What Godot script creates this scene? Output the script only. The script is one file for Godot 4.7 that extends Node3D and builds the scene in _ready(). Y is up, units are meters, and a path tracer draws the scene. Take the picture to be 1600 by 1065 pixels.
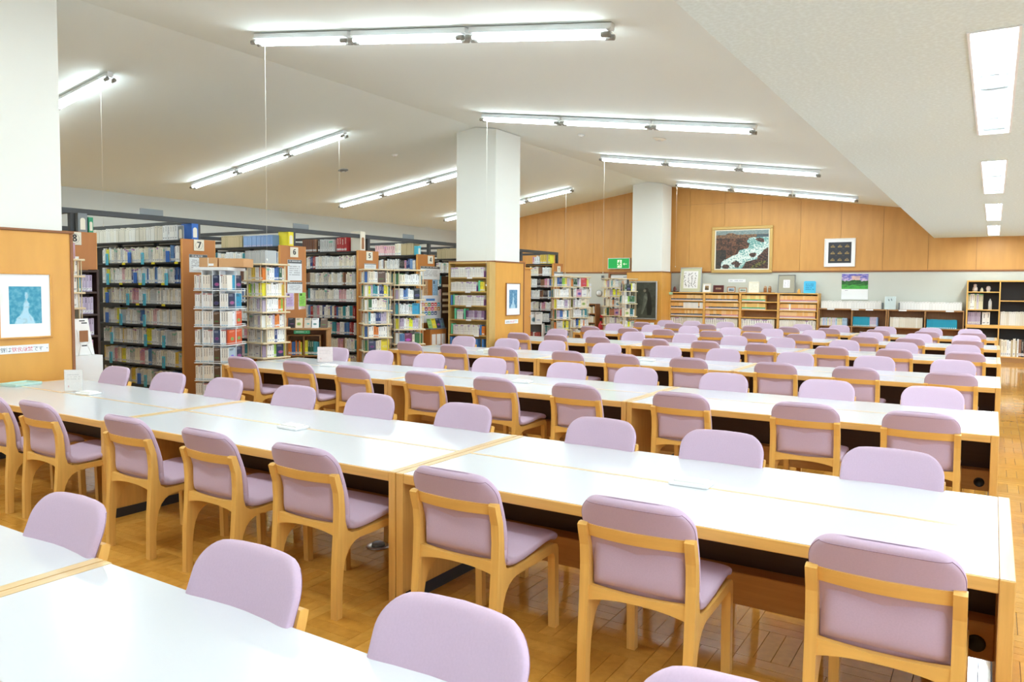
extends Node3D
# A reading room: rows of white tables with mauve chairs under a low gabled ceiling, book stacks on the left.

const FL := 0.025            # height of the floor surface
const ROWS := [-2.92, -5.866, -8.812, -11.814, -14.734, -17.46]   # near edge of each table row
const TD := 1.19             # table depth
const TY := 0.70             # table top
const XL := -7.74
const TLEN := 2.612
const BACK := -21.37
const LEFT := -15.62

var rng := RandomNumberGenerator.new()
var names := {}
var m := {}
var book_mesh := []
var face_mesh := []
var stuff := {}

# ------------------------------------------------------------------ top: camera, sky, exposure
func _ready():
	rng.seed = 7
	var cam := Camera3D.new()
	cam.name = "camera"
	cam.projection = Camera3D.PROJECTION_FRUSTUM
	cam.near = 0.05
	cam.far = 120.0
	cam.size = 2.0 * 0.05 * 532.5 / 1195.0
	cam.frustum_offset = Vector2(0.05 * 6.6 / 1195.0, -0.05 * 17.9 / 1195.0)
	cam.position = Vector3(0, 1.631, 0)
	cam.rotation_degrees = Vector3(-3.0547, 32.3727, 0.4338)
	cam.current = true
	add_child(cam)
	var env := Environment.new()
	env.background_mode = Environment.BG_COLOR
	env.background_color = Color(0.86, 0.92, 1.0)
	env.background_energy_multiplier = 4.8
	env.tonemap_mode = Environment.TONE_MAPPER_LINEAR
	env.tonemap_exposure = 1.43
	env.sdfgi_enabled = true
	env.ssao_enabled = true
	env.ssil_enabled = true
	var we := WorldEnvironment.new()
	we.name = "environment"
	we.environment = env
	add_child(we)
	materials()
	lamps()
	shell()
	columns()
	tables()
	chairs()
	stacks()
	racks()
	back_wall_things()
	table_things()
	small_things()
	for k in stuff:
		var o = obj(k, stuff[k][0], stuff[k][1])
		tag(o, stuff[k][2], "books", stuff[k][3])
		o.set_meta("kind", "stuff")

# ------------------------------------------------------------------ naming
func numbered(n: String) -> String:
	if not names.has(n):
		names[n] = 0
		return n
	names[n] += 1
	return "%s_%03d" % [n, names[n]]

func tag(o: Node, label: String, category: String, group := ""):
	o.set_meta("label", label)
	o.set_meta("category", category)
	if group != "":
		o.set_meta("group", group)
	return o

func thing(n: String, label: String, category: String, at := Vector3.ZERO, turn := 0.0, group := "") -> Node3D:
	var o := Node3D.new()
	o.name = numbered(n)
	add_child(o)
	o.position = at
	o.rotation.y = turn
	tag(o, label, category, group)
	return o

func obj(n: String, shape, mat, parent: Node = null) -> MeshInstance3D:
	var o := MeshInstance3D.new()
	o.mesh = shape.commit() if shape is SurfaceTool else shape
	if mat is Array:
		for i in mat.size():
			o.set_surface_override_material(i, mat[i])
	else:
		o.material_override = mat
	if parent == null:
		o.name = numbered(n)
		add_child(o)
	else:
		o.name = n
		parent.add_child(o, true)
	return o

func struct(n: String, shape, mat, parent: Node = null) -> MeshInstance3D:
	var o = obj(n, shape, mat, parent)
	if parent == null:
		o.set_meta("kind", "structure")
	return o

func copy(src: Node3D, at: Vector3, turn: float, label: String, group := "") -> Node3D:
	var c = src.duplicate()
	c.name = numbered(String(src.name).rstrip("0123456789").trim_suffix("_"))
	add_child(c)
	c.position = at
	c.rotation.y = turn
	c.set_meta("label", label)
	if group != "":
		c.set_meta("group", group)
	return c

const ORD := ["", "first", "second", "third", "fourth", "fifth", "sixth", "seventh", "eighth", "ninth", "tenth", "eleventh", "twelfth", "thirteenth", "fourteenth", "fifteenth", "sixteenth", "seventeenth", "eighteenth", "nineteenth"]
const TENS := ["", "", "twenty", "thirty", "forty", "fifty", "sixty", "seventy", "eighty", "ninety"]
const TENTH := ["", "", "twentieth", "thirtieth", "fortieth", "fiftieth", "sixtieth", "seventieth", "eightieth", "ninetieth"]
# place of q among the entries that share its row (column r), counted along column a
func rank(list: Array, q: Array, a: int, r: int) -> int:
	var n := 1
	for e in list:
		if e[r] == q[r] and e[a] < q[a]:
			n += 1
	return n

func nth(n: int) -> String:
	if n < 20:
		return ORD[n]
	if n % 10 == 0:
		return TENTH[n / 10]
	return TENS[n / 10] + "-" + ORD[n % 10]

# ------------------------------------------------------------------ shapes
func st() -> SurfaceTool:
	var s := SurfaceTool.new()
	s.begin(Mesh.PRIMITIVE_TRIANGLES)
	s.set_smooth_group(-1)
	return s

func fin(s: SurfaceTool) -> SurfaceTool:
	s.generate_normals()
	return s

func tri(s: SurfaceTool, a: Vector3, b: Vector3, c: Vector3):
	s.add_vertex(a); s.add_vertex(b); s.add_vertex(c)

# quad whose corners run clockwise seen from outside
func quad(s: SurfaceTool, a: Vector3, b: Vector3, c: Vector3, d: Vector3):
	tri(s, a, b, c); tri(s, a, c, d)

func face(s: SurfaceTool, pts: Array, out: Vector3):
	var n: Vector3 = (pts[1] - pts[0]).cross(pts[2] - pts[0])
	var p := pts.duplicate()
	if n.dot(out) > 0:
		p.reverse()
	for i in range(1, p.size() - 1):
		tri(s, p[0], p[i], p[i + 1])

# a box with bevelled edges, added to s
func box(s: SurfaceTool, c: Vector3, size: Vector3, b := 0.0, t := Transform3D()):
	var h := size / 2.0
	var bv: float = minf(b, minf(h.x, minf(h.y, h.z)) * 0.49)
	for ax in 3:
		for sg in [-1.0, 1.0]:
			var u := (ax + 1) % 3
			var v := (ax + 2) % 3
			var pts := []
			for q in [[-1, -1], [1, -1], [1, 1], [-1, 1]]:
				var p := Vector3.ZERO
				p[ax] = sg * h[ax]
				p[u] = q[0] * (h[u] - bv)
				p[v] = q[1] * (h[v] - bv)
				pts.append(t * (c + p))
			var o := Vector3.ZERO
			o[ax] = sg
			face(s, pts, t.basis * o)
	if bv <= 0.0:
		return
	for ax in 3:
		var u := (ax + 1) % 3
		var v := (ax + 2) % 3
		for su in [-1.0, 1.0]:
			for sv in [-1.0, 1.0]:
				var pts := []
				for q in [[-1, 0], [1, 0], [1, 1], [-1, 1]]:
					var p := Vector3.ZERO
					p[ax] = q[0] * (h[ax] - bv)
					p[u] = su * (h[u] - (bv if q[1] == 0 else 0.0))
					p[v] = sv * (h[v] - (0.0 if q[1] == 0 else bv))
					pts.append(t * (c + p))
				var o := Vector3.ZERO
				o[u] = su; o[v] = sv
				face(s, pts, t.basis * o)
	for sx in [-1.0, 1.0]:
		for sy in [-1.0, 1.0]:
			for sz in [-1.0, 1.0]:
				var g := Vector3(sx, sy, sz)
				var pts := []
				for ax in 3:
					var p := g * (h - Vector3.ONE * bv)
					p[ax] = g[ax] * h[ax]
					pts.append(t * (c + p))
				face(s, pts, t.basis * g)

func bx(c: Vector3, size: Vector3, b := 0.0) -> SurfaceTool:
	var s := st()
	box(s, c, size, b)
	return fin(s)

# box between two corners
func bb(a: Vector3, c: Vector3, b := 0.0) -> SurfaceTool:
	return bx((a + c) / 2.0, (c - a).abs(), b)

# polygon in the (z, y) plane pushed along x from x0 to x1
func slab(s: SurfaceTool, poly: PackedVector2Array, x0: float, x1: float, bev := 0.0):
	var pl := poly
	if Geometry2D.is_polygon_clockwise(pl):
		pl.reverse()
	var inner := pl
	if bev > 0.0:
		var off := Geometry2D.offset_polygon(pl, -bev)
		if off.size() == 1 and off[0].size() == pl.size():
			# keep the vertex order matched: nearest vertex
			var q := PackedVector2Array()
			for p in pl:
				var best: Vector2 = off[0][0]
				for w in off[0]:
					if w.distance_squared_to(p) < best.distance_squared_to(p):
						best = w
				q.append(best)
			inner = q
		else:
			bev = 0.0
	var tr := Geometry2D.triangulate_polygon(inner)
	for side in [[x0, -1.0], [x1, 1.0]]:
		for i in range(0, tr.size(), 3):
			var pts := []
			for k in 3:
				var p: Vector2 = inner[tr[i + k]]
				pts.append(Vector3(side[0], p.y, p.x))
			face(s, pts, Vector3(side[1], 0, 0))
	var n := pl.size()
	for i in n:
		var a := pl[i]
		var b := pl[(i + 1) % n]
		var d := (b - a).normalized()
		var o := Vector3(0, -d.x, d.y)
		face(s, [Vector3(x0 + bev, a.y, a.x), Vector3(x1 - bev, a.y, a.x), Vector3(x1 - bev, b.y, b.x), Vector3(x0 + bev, b.y, b.x)], o)
		if bev > 0.0:
			var ai := inner[i]
			var bi := inner[(i + 1) % n]
			for side in [[x0, x0 + bev, -1.0], [x1, x1 - bev, 1.0]]:
				face(s, [Vector3(side[0], ai.y, ai.x), Vector3(side[1], a.y, a.x), Vector3(side[1], b.y, b.x), Vector3(side[0], bi.y, bi.x)], o + Vector3(side[2], 0, 0))

# grid of points to smooth skin; rows[i][j]; closed_u joins the last column to the first
func skin(rows: Array, closed_u := false, flip := false) -> SurfaceTool:
	var s := SurfaceTool.new()
	s.begin(Mesh.PRIMITIVE_TRIANGLES)
	s.set_smooth_group(0)
	var w: int = rows[0].size()
	for i in rows.size():
		for j in w:
			s.add_vertex(rows[i][j])
	for i in rows.size() - 1:
		for j in (w if closed_u else w - 1):
			var a := i * w + j
			var b := i * w + (j + 1) % w
			var c := (i + 1) * w + (j + 1) % w
			var d := (i + 1) * w + j
			var l := [a, b, c, a, c, d]
			if flip:
				l = [a, c, b, a, d, c]
			for k in l:
				s.add_index(k)
	s.generate_normals()
	return s

func tube(path: Array, r: float, sides := 8) -> SurfaceTool:
	var rows := []
	var last := Vector3.ZERO
	for i in path.size():
		var t: Vector3
		if i == 0:
			t = path[1] - path[0]
		elif i == path.size() - 1:
			t = path[i] - path[i - 1]
		else:
			t = path[i + 1] - path[i - 1]
		t = t.normalized()
		var u := Vector3.UP if absf(t.y) < 0.9 else Vector3.RIGHT
		if last != Vector3.ZERO:
			u = last
		var v := t.cross(u).normalized()
		u = v.cross(t).normalized()
		last = u
		var ring := []
		for k in sides:
			var a := TAU * k / sides
			ring.append(path[i] + (u * cos(a) + v * sin(a)) * r)
		if i == 0:
			rows.append(fill_point(path[i], sides))
		rows.append(ring)
		if i == path.size() - 1:
			rows.append(fill_point(path[i], sides))
	return skin(rows, true)

func fill_point(p: Vector3, n: int) -> Array:
	var a := []
	for i in n:
		a.append(p)
	return a

# lathe round y; prof is [radius, y] from bottom to top
func lathe(prof: Array, sides := 20, at := Vector3.ZERO) -> SurfaceTool:
	var rows := []
	for q in prof:
		var ring := []
		for k in sides:
			var a := TAU * k / sides
			ring.append(at + Vector3(cos(a) * q[0], q[1], sin(a) * q[0]))
		rows.append(ring)
	return skin(rows, true)

# a rectangle with its own 0..1 UVs, facing +z of t, centred
func card(w: float, h: float, t := Transform3D()) -> SurfaceTool:
	var s := SurfaceTool.new()
	s.begin(Mesh.PRIMITIVE_TRIANGLES)
	var p := [Vector3(-w / 2, h / 2, 0), Vector3(w / 2, h / 2, 0), Vector3(w / 2, -h / 2, 0), Vector3(-w / 2, -h / 2, 0)]
	var uv := [Vector2(0, 0), Vector2(1, 0), Vector2(1, 1), Vector2(0, 1)]
	for i in [0, 1, 2, 0, 2, 3]:
		s.set_normal((t.basis * Vector3.BACK).normalized())
		s.set_uv(uv[i])
		s.add_vertex(t * p[i])
	return s

func rounded(w: float, h: float, r: float, n := 6) -> PackedVector2Array:
	var a := PackedVector2Array()
	for c in [[1, 1, 0], [-1, 1, 90], [-1, -1, 180], [1, -1, 270]]:
		for k in n + 1:
			var g := deg_to_rad(c[2] + 90.0 * k / n)
			a.append(Vector2(c[0] * (w / 2 - r) + cos(g) * r, c[1] * (h / 2 - r) + sin(g) * r))
	return a

# ------------------------------------------------------------------ materials
func noise_tex(freq: float, ramp: Array, seed_n: int, size := 512, oct := 4, kind := FastNoiseLite.TYPE_SIMPLEX_SMOOTH) -> NoiseTexture2D:
	var n := FastNoiseLite.new()
	n.noise_type = kind
	n.seed = seed_n
	n.frequency = freq
	n.fractal_octaves = oct
	var t := NoiseTexture2D.new()
	t.width = size
	t.height = size
	t.seamless = true
	t.noise = n
	if ramp.size() > 0:
		var g := Gradient.new()
		g.offsets = PackedFloat32Array([0.0, 1.0])
		g.colors = PackedColorArray([ramp[0], ramp[1]])
		t.color_ramp = g
	return t

func mat(col: Color, rough := 0.6, metal := 0.0) -> StandardMaterial3D:
	var k := StandardMaterial3D.new()
	k.albedo_color = col
	k.roughness = rough
	k.metallic = metal
	return k

func c8(r: float, g: float, b: float) -> Color:
	return Color(r / 255.0, g / 255.0, b / 255.0)

var grain: NoiseTexture2D
var soft: NoiseTexture2D
# wood whose grain runs along one axis of the object (0 x, 1 y, 2 z)
func wood(col: Color, axis: int, rough := 0.4, world := false) -> StandardMaterial3D:
	var k := mat(col, rough)
	k.albedo_texture = grain
	k.uv1_triplanar = true
	k.uv1_world_triplanar = world
	var s := Vector3(5, 5, 5)
	s[axis] = 0.35
	k.uv1_scale = s
	return k

func materials():
	grain = noise_tex(0.012, [Color(0.93, 0.91, 0.88), Color(1, 1, 1)], 3, 512, 5)
	soft = noise_tex(0.006, [Color(0.95, 0.94, 0.92), Color(1, 1, 1)], 5, 512, 3)
	for i in 3:
		m["wood%d" % i] = wood(c8(238, 186, 102), i, 0.38)
		m["chair%d" % i] = wood(c8(241, 190, 102), i, 0.36)
		m["oak%d" % i] = wood(c8(178, 132, 82), i, 0.45)
		m["brown%d" % i] = wood(c8(164, 112, 66), i, 0.45)
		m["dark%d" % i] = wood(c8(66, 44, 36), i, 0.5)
	m["panel"] = wood(c8(214, 158, 86), 1, 0.45, true)
	m["cladding"] = wood(c8(228, 168, 78), 1, 0.34, true)
	m["cladding_dark"] = wood(c8(150, 98, 58), 2, 0.4, true)
	m["endpanel"] = wood(c8(190, 122, 58), 1, 0.42, true)
	m["cupboard"] = wood(c8(208, 146, 70), 1, 0.42, true)
	m["endedge"] = wood(c8(226, 160, 80), 1, 0.42, true)
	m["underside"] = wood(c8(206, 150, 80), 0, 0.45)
	for k in ["panel", "cladding", "endpanel", "endedge", "cupboard"]:
		m[k].albedo_texture = soft
		m[k].uv1_scale = Vector3(1.3, 0.3, 1.3)
	m["kick"] = mat(c8(48, 50, 56), 0.5)
	m["laminate"] = mat(c8(216, 219, 224), 0.2)
	m["striplight"] = wood(c8(232, 202, 150), 0, 0.3)
	m["striplight2"] = wood(c8(232, 202, 150), 2, 0.3)
	m["cloth"] = mat(c8(203, 178, 198), 0.9)
	m["cloth"].albedo_texture = noise_tex(0.05, [Color(0.965, 0.965, 0.965), Color(1, 1, 1)], 8, 256, 3)
	m["cloth"].uv1_triplanar = true
	m["cloth"].uv1_scale = Vector3(9, 9, 9)
	m["cloth"].rim_enabled = true
	m["cloth"].rim = 0.25
	m["cloth"].rim_tint = 0.6
	m["seam"] = mat(c8(150, 120, 138), 0.9)
	m["wall"] = mat(c8(212, 220, 220), 0.75)
	m["column"] = mat(c8(236, 238, 232), 0.7)
	m["ceiling"] = mat(c8(236, 245, 244), 0.85)
	m["soffit"] = mat(c8(230, 245, 246), 0.9)
	m["soffit"].albedo_texture = noise_tex(0.09, [Color(0.93, 0.93, 0.92), Color(1, 1, 1)], 21, 512, 2, FastNoiseLite.TYPE_CELLULAR)
	m["soffit"].uv1_triplanar = true
	m["soffit"].uv1_world_triplanar = true
	m["soffit"].uv1_scale = Vector3(0.9, 0.9, 0.9)
	m["board"] = mat(c8(204, 206, 196), 0.8)
	m["metal"] = mat(c8(196, 198, 198), 0.3, 0.8)
	m["chrome"] = mat(c8(210, 212, 214), 0.15, 0.95)
	m["whitemetal"] = mat(c8(238, 242, 244), 0.35)
	m["blackmetal"] = mat(c8(40, 36, 34), 0.45)
	m["frame"] = mat(c8(60, 62, 64), 0.45)
	m["mint"] = mat(c8(104, 206, 160), 0.45)
	m["paleblue"] = mat(c8(84, 138, 206), 0.45)
	for i in 3:
		m["ochre%d" % i] = wood(c8(212, 178, 108), i, 0.45)
	m["greymetal"] = mat(c8(128, 134, 136), 0.5)
	m["white"] = mat(c8(244, 245, 244), 0.5)
	m["paper"] = mat(c8(240, 240, 236), 0.8)
	m["cream"] = mat(c8(232, 226, 208), 0.75)
	m["black"] = mat(c8(24, 24, 26), 0.5)
	m["cyan"] = mat(c8(84, 190, 214), 0.5)
	m["blue"] = mat(c8(44, 104, 190), 0.5)
	m["yellow"] = mat(c8(240, 222, 40), 0.5)
	m["green"] = mat(c8(40, 150, 110), 0.45)
	m["purple"] = mat(c8(130, 22, 92), 0.5)
	m["birch"] = wood(c8(236, 220, 184), 0, 0.5)
	m["card"] = mat(c8(206, 158, 110), 0.8)
	m["string"] = mat(c8(232, 232, 222), 0.7)
	m["floorbase"] = mat(c8(92, 62, 30), 0.6)
	m["plank"] = mat(Color(1, 1, 1), 0.08)
	m["plank"].vertex_color_use_as_albedo = true
	m["plank"].albedo_texture = noise_tex(0.02, [Color(0.92, 0.91, 0.89), Color(1, 1, 1)], 33, 512, 4)
	m["plank"].uv1_triplanar = true
	m["plank"].uv1_world_triplanar = true
	m["plank"].uv1_scale = Vector3(1.7, 1.7, 1.7)
	m["holder"] = mat(c8(150, 150, 146), 0.4, 0.3)
	m["tube"] = mat(c8(255, 255, 255), 0.4)
	m["tube"].emission_enabled = true
	m["tube"].emission = c8(238, 252, 255)
	m["tube"].emission_energy_multiplier = 16.0
	var glass := mat(Color(0.95, 0.98, 0.98, 0.12), 0.03)
	glass.transparency = BaseMaterial3D.TRANSPARENCY_ALPHA
	m["acrylic"] = glass
	make_books()

# ------------------------------------------------------------------ book spines (one atlas, one unit mesh per spine)
const SPINES := {
	"cream": [[240, 234, 214], [236, 228, 206], [242, 238, 224], [232, 224, 202], [240, 234, 210], [228, 222, 206]],
	"white": [[244, 245, 242], [240, 242, 242], [246, 245, 240], [236, 238, 236]],
	"pale grey": [[196, 198, 198], [204, 202, 196]],
	"pink": [[224, 180, 180], [214, 150, 160]],
	"red": [[178, 44, 46], [150, 34, 40]],
	"blue": [[60, 104, 170], [44, 64, 120], [96, 140, 190]],
	"teal": [[60, 150, 160], [44, 120, 132]],
	"green": [[70, 120, 76], [40, 84, 56]],
	"yellow": [[236, 226, 60], [228, 196, 80]],
	"orange": [[226, 130, 50]],
	"brown": [[120, 78, 56], [146, 104, 72]],
	"black": [[44, 42, 44], [62, 54, 58]],
	"purple": [[110, 66, 116], [140, 112, 150]],
	"lime": [[232, 238, 40], [150, 200, 70]],
	"sky": [[126, 160, 206], [140, 170, 212]],
	"tan": [[188, 170, 130], [196, 176, 136]],
	"annual": [[234, 176, 96], [232, 182, 108], [238, 200, 140]],
	"greenannual": [[232, 190, 110], [236, 214, 140]],
	"pinkannual": [[236, 182, 110], [238, 196, 140]],
	"case": [[236, 232, 226], [230, 226, 218], [240, 238, 234], [234, 226, 214]],
	"file": [[238, 238, 234], [234, 232, 224]],
	"report": [[228, 224, 210], [220, 214, 198], [234, 232, 224]],
	"plain": [[242, 242, 238], [238, 238, 234], [245, 244, 240]],
	"lilac": [[176, 160, 186], [190, 178, 200]],
	"stripe": [[214, 206, 220], [170, 200, 226], [222, 216, 180]],
	"sea": [[24, 150, 180]],
	"grey volume": [[188, 192, 190], [180, 184, 184]],
}
var spine_cells := {}

func make_books():
	var im := Image.create_empty(1024, 512, false, Image.FORMAT_RGB8)
	im.fill(Color(0.9, 0.88, 0.82))
	var i := 0
	var r := RandomNumberGenerator.new()
	r.seed = 91
	for k in SPINES:
		spine_cells[k] = []
		for c in SPINES[k]:
			var x := (i % 32) * 32
			var y := (i / 32) * 128
			var base := c8(c[0], c[1], c[2])
			im.fill_rect(Rect2i(x, y, 32, 128), base)
			var ink := Color(0.2, 0.2, 0.24) if base.get_luminance() > 0.3 else Color(0.92, 0.9, 0.84)
			if k == "cream" and i % 2 == 0:
				ink = Color(0.5, 0.2, 0.2)
			if k in ["annual", "greenannual", "pinkannual"]:
				var band: Color = {"annual": c8(40, 66, 96), "greenannual": c8(40, 160, 110), "pinkannual": c8(206, 130, 140)}[k]
				im.fill_rect(Rect2i(x, y + 82, 32, 22), band)
				im.fill_rect(Rect2i(x, y + 104, 32, 24), c8(214, 206, 206))
				im.fill_rect(Rect2i(x + 30, y, 2, 82), base.darkened(0.15))
			elif k in ["sea", "sky", "grey volume", "report", "tan", "plain"]:
				im.fill_rect(Rect2i(x + 30, y, 2, 128), base.darkened(0.25))
				im.fill_rect(Rect2i(x + 8, y + 12, 14, 4), base.darkened(0.35))
				if k == "sea":
					im.fill_rect(Rect2i(x + 6, y + 108, 18, 12), Color(0.86, 0.94, 0.94))
				if k == "sky":
					im.fill_rect(Rect2i(x + 4, y + 110, 22, 8), c8(216, 190, 206))
			else:
				# a column of printed characters, sometimes a band, and the call number sticker
				var ty := y + 8 + r.randi() % 10
				var tl := 36 + r.randi() % 30
				var tw := 5 + r.randi() % 5
				var q := ty
				while q < ty + tl:
					var dh := 3 + r.randi() % 4
					im.fill_rect(Rect2i(x + 15 - tw / 2 + r.randi() % 3, q, tw, dh), ink)
					q += dh + 3
				if r.randf() < 0.2:
					im.fill_rect(Rect2i(x, y + r.randi() % 20, 32, 8 + r.randi() % 10), Color.from_hsv(r.randf(), 0.35, 0.7))
				if not k in ["case", "file", "stripe"]:
					im.fill_rect(Rect2i(x + 3, y + 98, 26, 18), Color(0.96, 0.96, 0.95))
					im.fill_rect(Rect2i(x + 7, y + 102, 18, 3), Color(0.3, 0.3, 0.35))
					im.fill_rect(Rect2i(x + 7, y + 109, 14, 3), Color(0.3, 0.3, 0.35))
				elif k == "file":
					im.fill_rect(Rect2i(x + 8, y + 84, 16, 3), Color(0.35, 0.35, 0.4))
				elif k == "case":
					im.fill_rect(Rect2i(x + 4, y + 112, 24, 10), c8(120, 170, 200))
			spine_cells[k].append(i)
			i += 1
	# page-edge colour lives in the last cell
	im.fill_rect(Rect2i(992, 384, 32, 128), c8(232, 226, 210))
	var k2 := StandardMaterial3D.new()
	k2.albedo_texture = ImageTexture.create_from_image(im)
	k2.roughness = 0.5
	m["books"] = k2
	for j in i:
		book_mesh.append(unit_book(j))
	# covers seen face on
	var cv := Image.create_empty(512, 384, false, Image.FORMAT_RGB8)
	var pal := [[38, 52, 84], [214, 90, 50], [40, 150, 190], [232, 214, 60], [60, 110, 80], [230, 230, 226], [120, 50, 90], [90, 160, 210], [186, 120, 80], [30, 34, 40], [226, 170, 190], [150, 190, 120], [70, 80, 110], [236, 226, 200], [200, 60, 60], [110, 140, 170], [240, 240, 238], [60, 60, 66], [222, 214, 196], [180, 200, 214], [98, 76, 60], [236, 238, 240], [46, 120, 130], [206, 206, 200]]
	for n in 24:
		var x := (n % 8) * 64
		var y := (n / 8) * 128
		var b := c8(pal[n][0], pal[n][1], pal[n][2])
		cv.fill_rect(Rect2i(x, y, 64, 128), b)
		var d := b.lightened(0.45) if b.get_luminance() < 0.45 else b.darkened(0.5)
		cv.fill_rect(Rect2i(x + 8, y + 10, 30 + r.randi() % 18, 7), d)
		cv.fill_rect(Rect2i(x + 8, y + 21, 20 + r.randi() % 20, 4), d)
		var cx := x + 32 + r.randi() % 9 - 4
		var cy := y + 74 + r.randi() % 16
		var rad := 14 + r.randi() % 12
		var h2 := Color.from_hsv(r.randf(), 0.35 + 0.4 * r.randf(), 0.3 + 0.6 * r.randf())
		for py in range(cy - rad, cy + rad):
			for px in range(maxi(cx - rad, x + 2), mini(cx + rad, x + 62)):
				var e := Vector2((px - cx) / float(rad), (py - cy) / (rad * (0.7 + 0.5 * sin(n * 2.1))))
				if e.length() < 1.0 and py > y + 30 and py < y + 124:
					cv.set_pixel(px, py, h2.lerp(b.lightened(0.3), e.length() * 0.6))
	var k3 := StandardMaterial3D.new()
	k3.albedo_texture = ImageTexture.create_from_image(cv)
	k3.roughness = 0.35
	m["covers"] = k3
	for n in 24:
		face_mesh.append(unit_cover(n))

func uvbox(s: SurfaceTool, a: Vector3, b: Vector3, uv: Rect2, front: Rect2):
	var P := [Vector3(a.x, a.y, a.z), Vector3(b.x, a.y, a.z), Vector3(b.x, b.y, a.z), Vector3(a.x, b.y, a.z), Vector3(a.x, a.y, b.z), Vector3(b.x, a.y, b.z), Vector3(b.x, b.y, b.z), Vector3(a.x, b.y, b.z)]
	var F := [[[7, 6, 5, 4], Vector3.BACK], [[2, 3, 0, 1], Vector3.FORWARD], [[3, 7, 4, 0], Vector3.LEFT], [[6, 2, 1, 5], Vector3.RIGHT], [[3, 2, 6, 7], Vector3.UP], [[4, 5, 1, 0], Vector3.DOWN]]
	for f in F:
		var rc: Rect2 = front if f[1] == Vector3.BACK else uv
		var q := [rc.position, rc.position + Vector2(rc.size.x, 0), rc.end, rc.position + Vector2(0, rc.size.y)]
		for i in [0, 1, 2, 0, 2, 3]:
			s.set_normal(f[1])
			s.set_uv(q[i])
			s.add_vertex(P[f[0][i]])

# x -0.5..0.5, y 0..1, z -1..0 with the spine at z = 0
func unit_book(cell: int) -> ArrayMesh:
	var o := Vector2((cell % 32) * 32 / 1024.0, (cell / 32) * 128 / 512.0)
	var whole := Rect2(o + Vector2(0.001, 0.004), Vector2(0.0293, 0.242))
	var edge := Rect2(o + Vector2(0.002, 0.01), Vector2(0.002, 0.01))
	var page := Rect2(Vector2(0.98, 0.8), Vector2(0.01, 0.05))
	var s := SurfaceTool.new()
	s.begin(Mesh.PRIMITIVE_TRIANGLES)
	uvbox(s, Vector3(-0.5, 0, -0.03), Vector3(0.5, 1, 0), edge, whole)
	uvbox(s, Vector3(-0.5, 0, -1), Vector3(-0.4, 1, -0.03), edge, edge)
	uvbox(s, Vector3(0.4, 0, -1), Vector3(0.5, 1, -0.03), edge, edge)
	uvbox(s, Vector3(-0.4, 0.02, -0.97), Vector3(0.4, 0.975, -0.03), page, page)
	return s.commit()

func unit_cover(cell: int) -> ArrayMesh:
	var o := Vector2((cell % 8) * 64 / 512.0, (cell / 8) * 128 / 384.0)
	var whole := Rect2(o + Vector2(0.002, 0.003), Vector2(0.121, 0.327))
	var edge := Rect2(o + Vector2(0.004, 0.006), Vector2(0.004, 0.004))
	var s := SurfaceTool.new()
	s.begin(Mesh.PRIMITIVE_TRIANGLES)
	uvbox(s, Vector3(-0.5, 0, -0.2), Vector3(0.5, 1, 0), edge, whole)
	uvbox(s, Vector3(-0.5, 0, -1), Vector3(0.5, 1, -0.8), edge, edge)
	uvbox(s, Vector3(-0.5, 0.0, -0.8), Vector3(-0.46, 1, -0.2), edge, edge)
	uvbox(s, Vector3(-0.46, 0.02, -0.8), Vector3(0.48, 0.98, -0.2), Rect2(0.65, 0.72, 0.01, 0.01), Rect2(0.65, 0.72, 0.01, 0.01))
	return s.commit()

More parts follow.
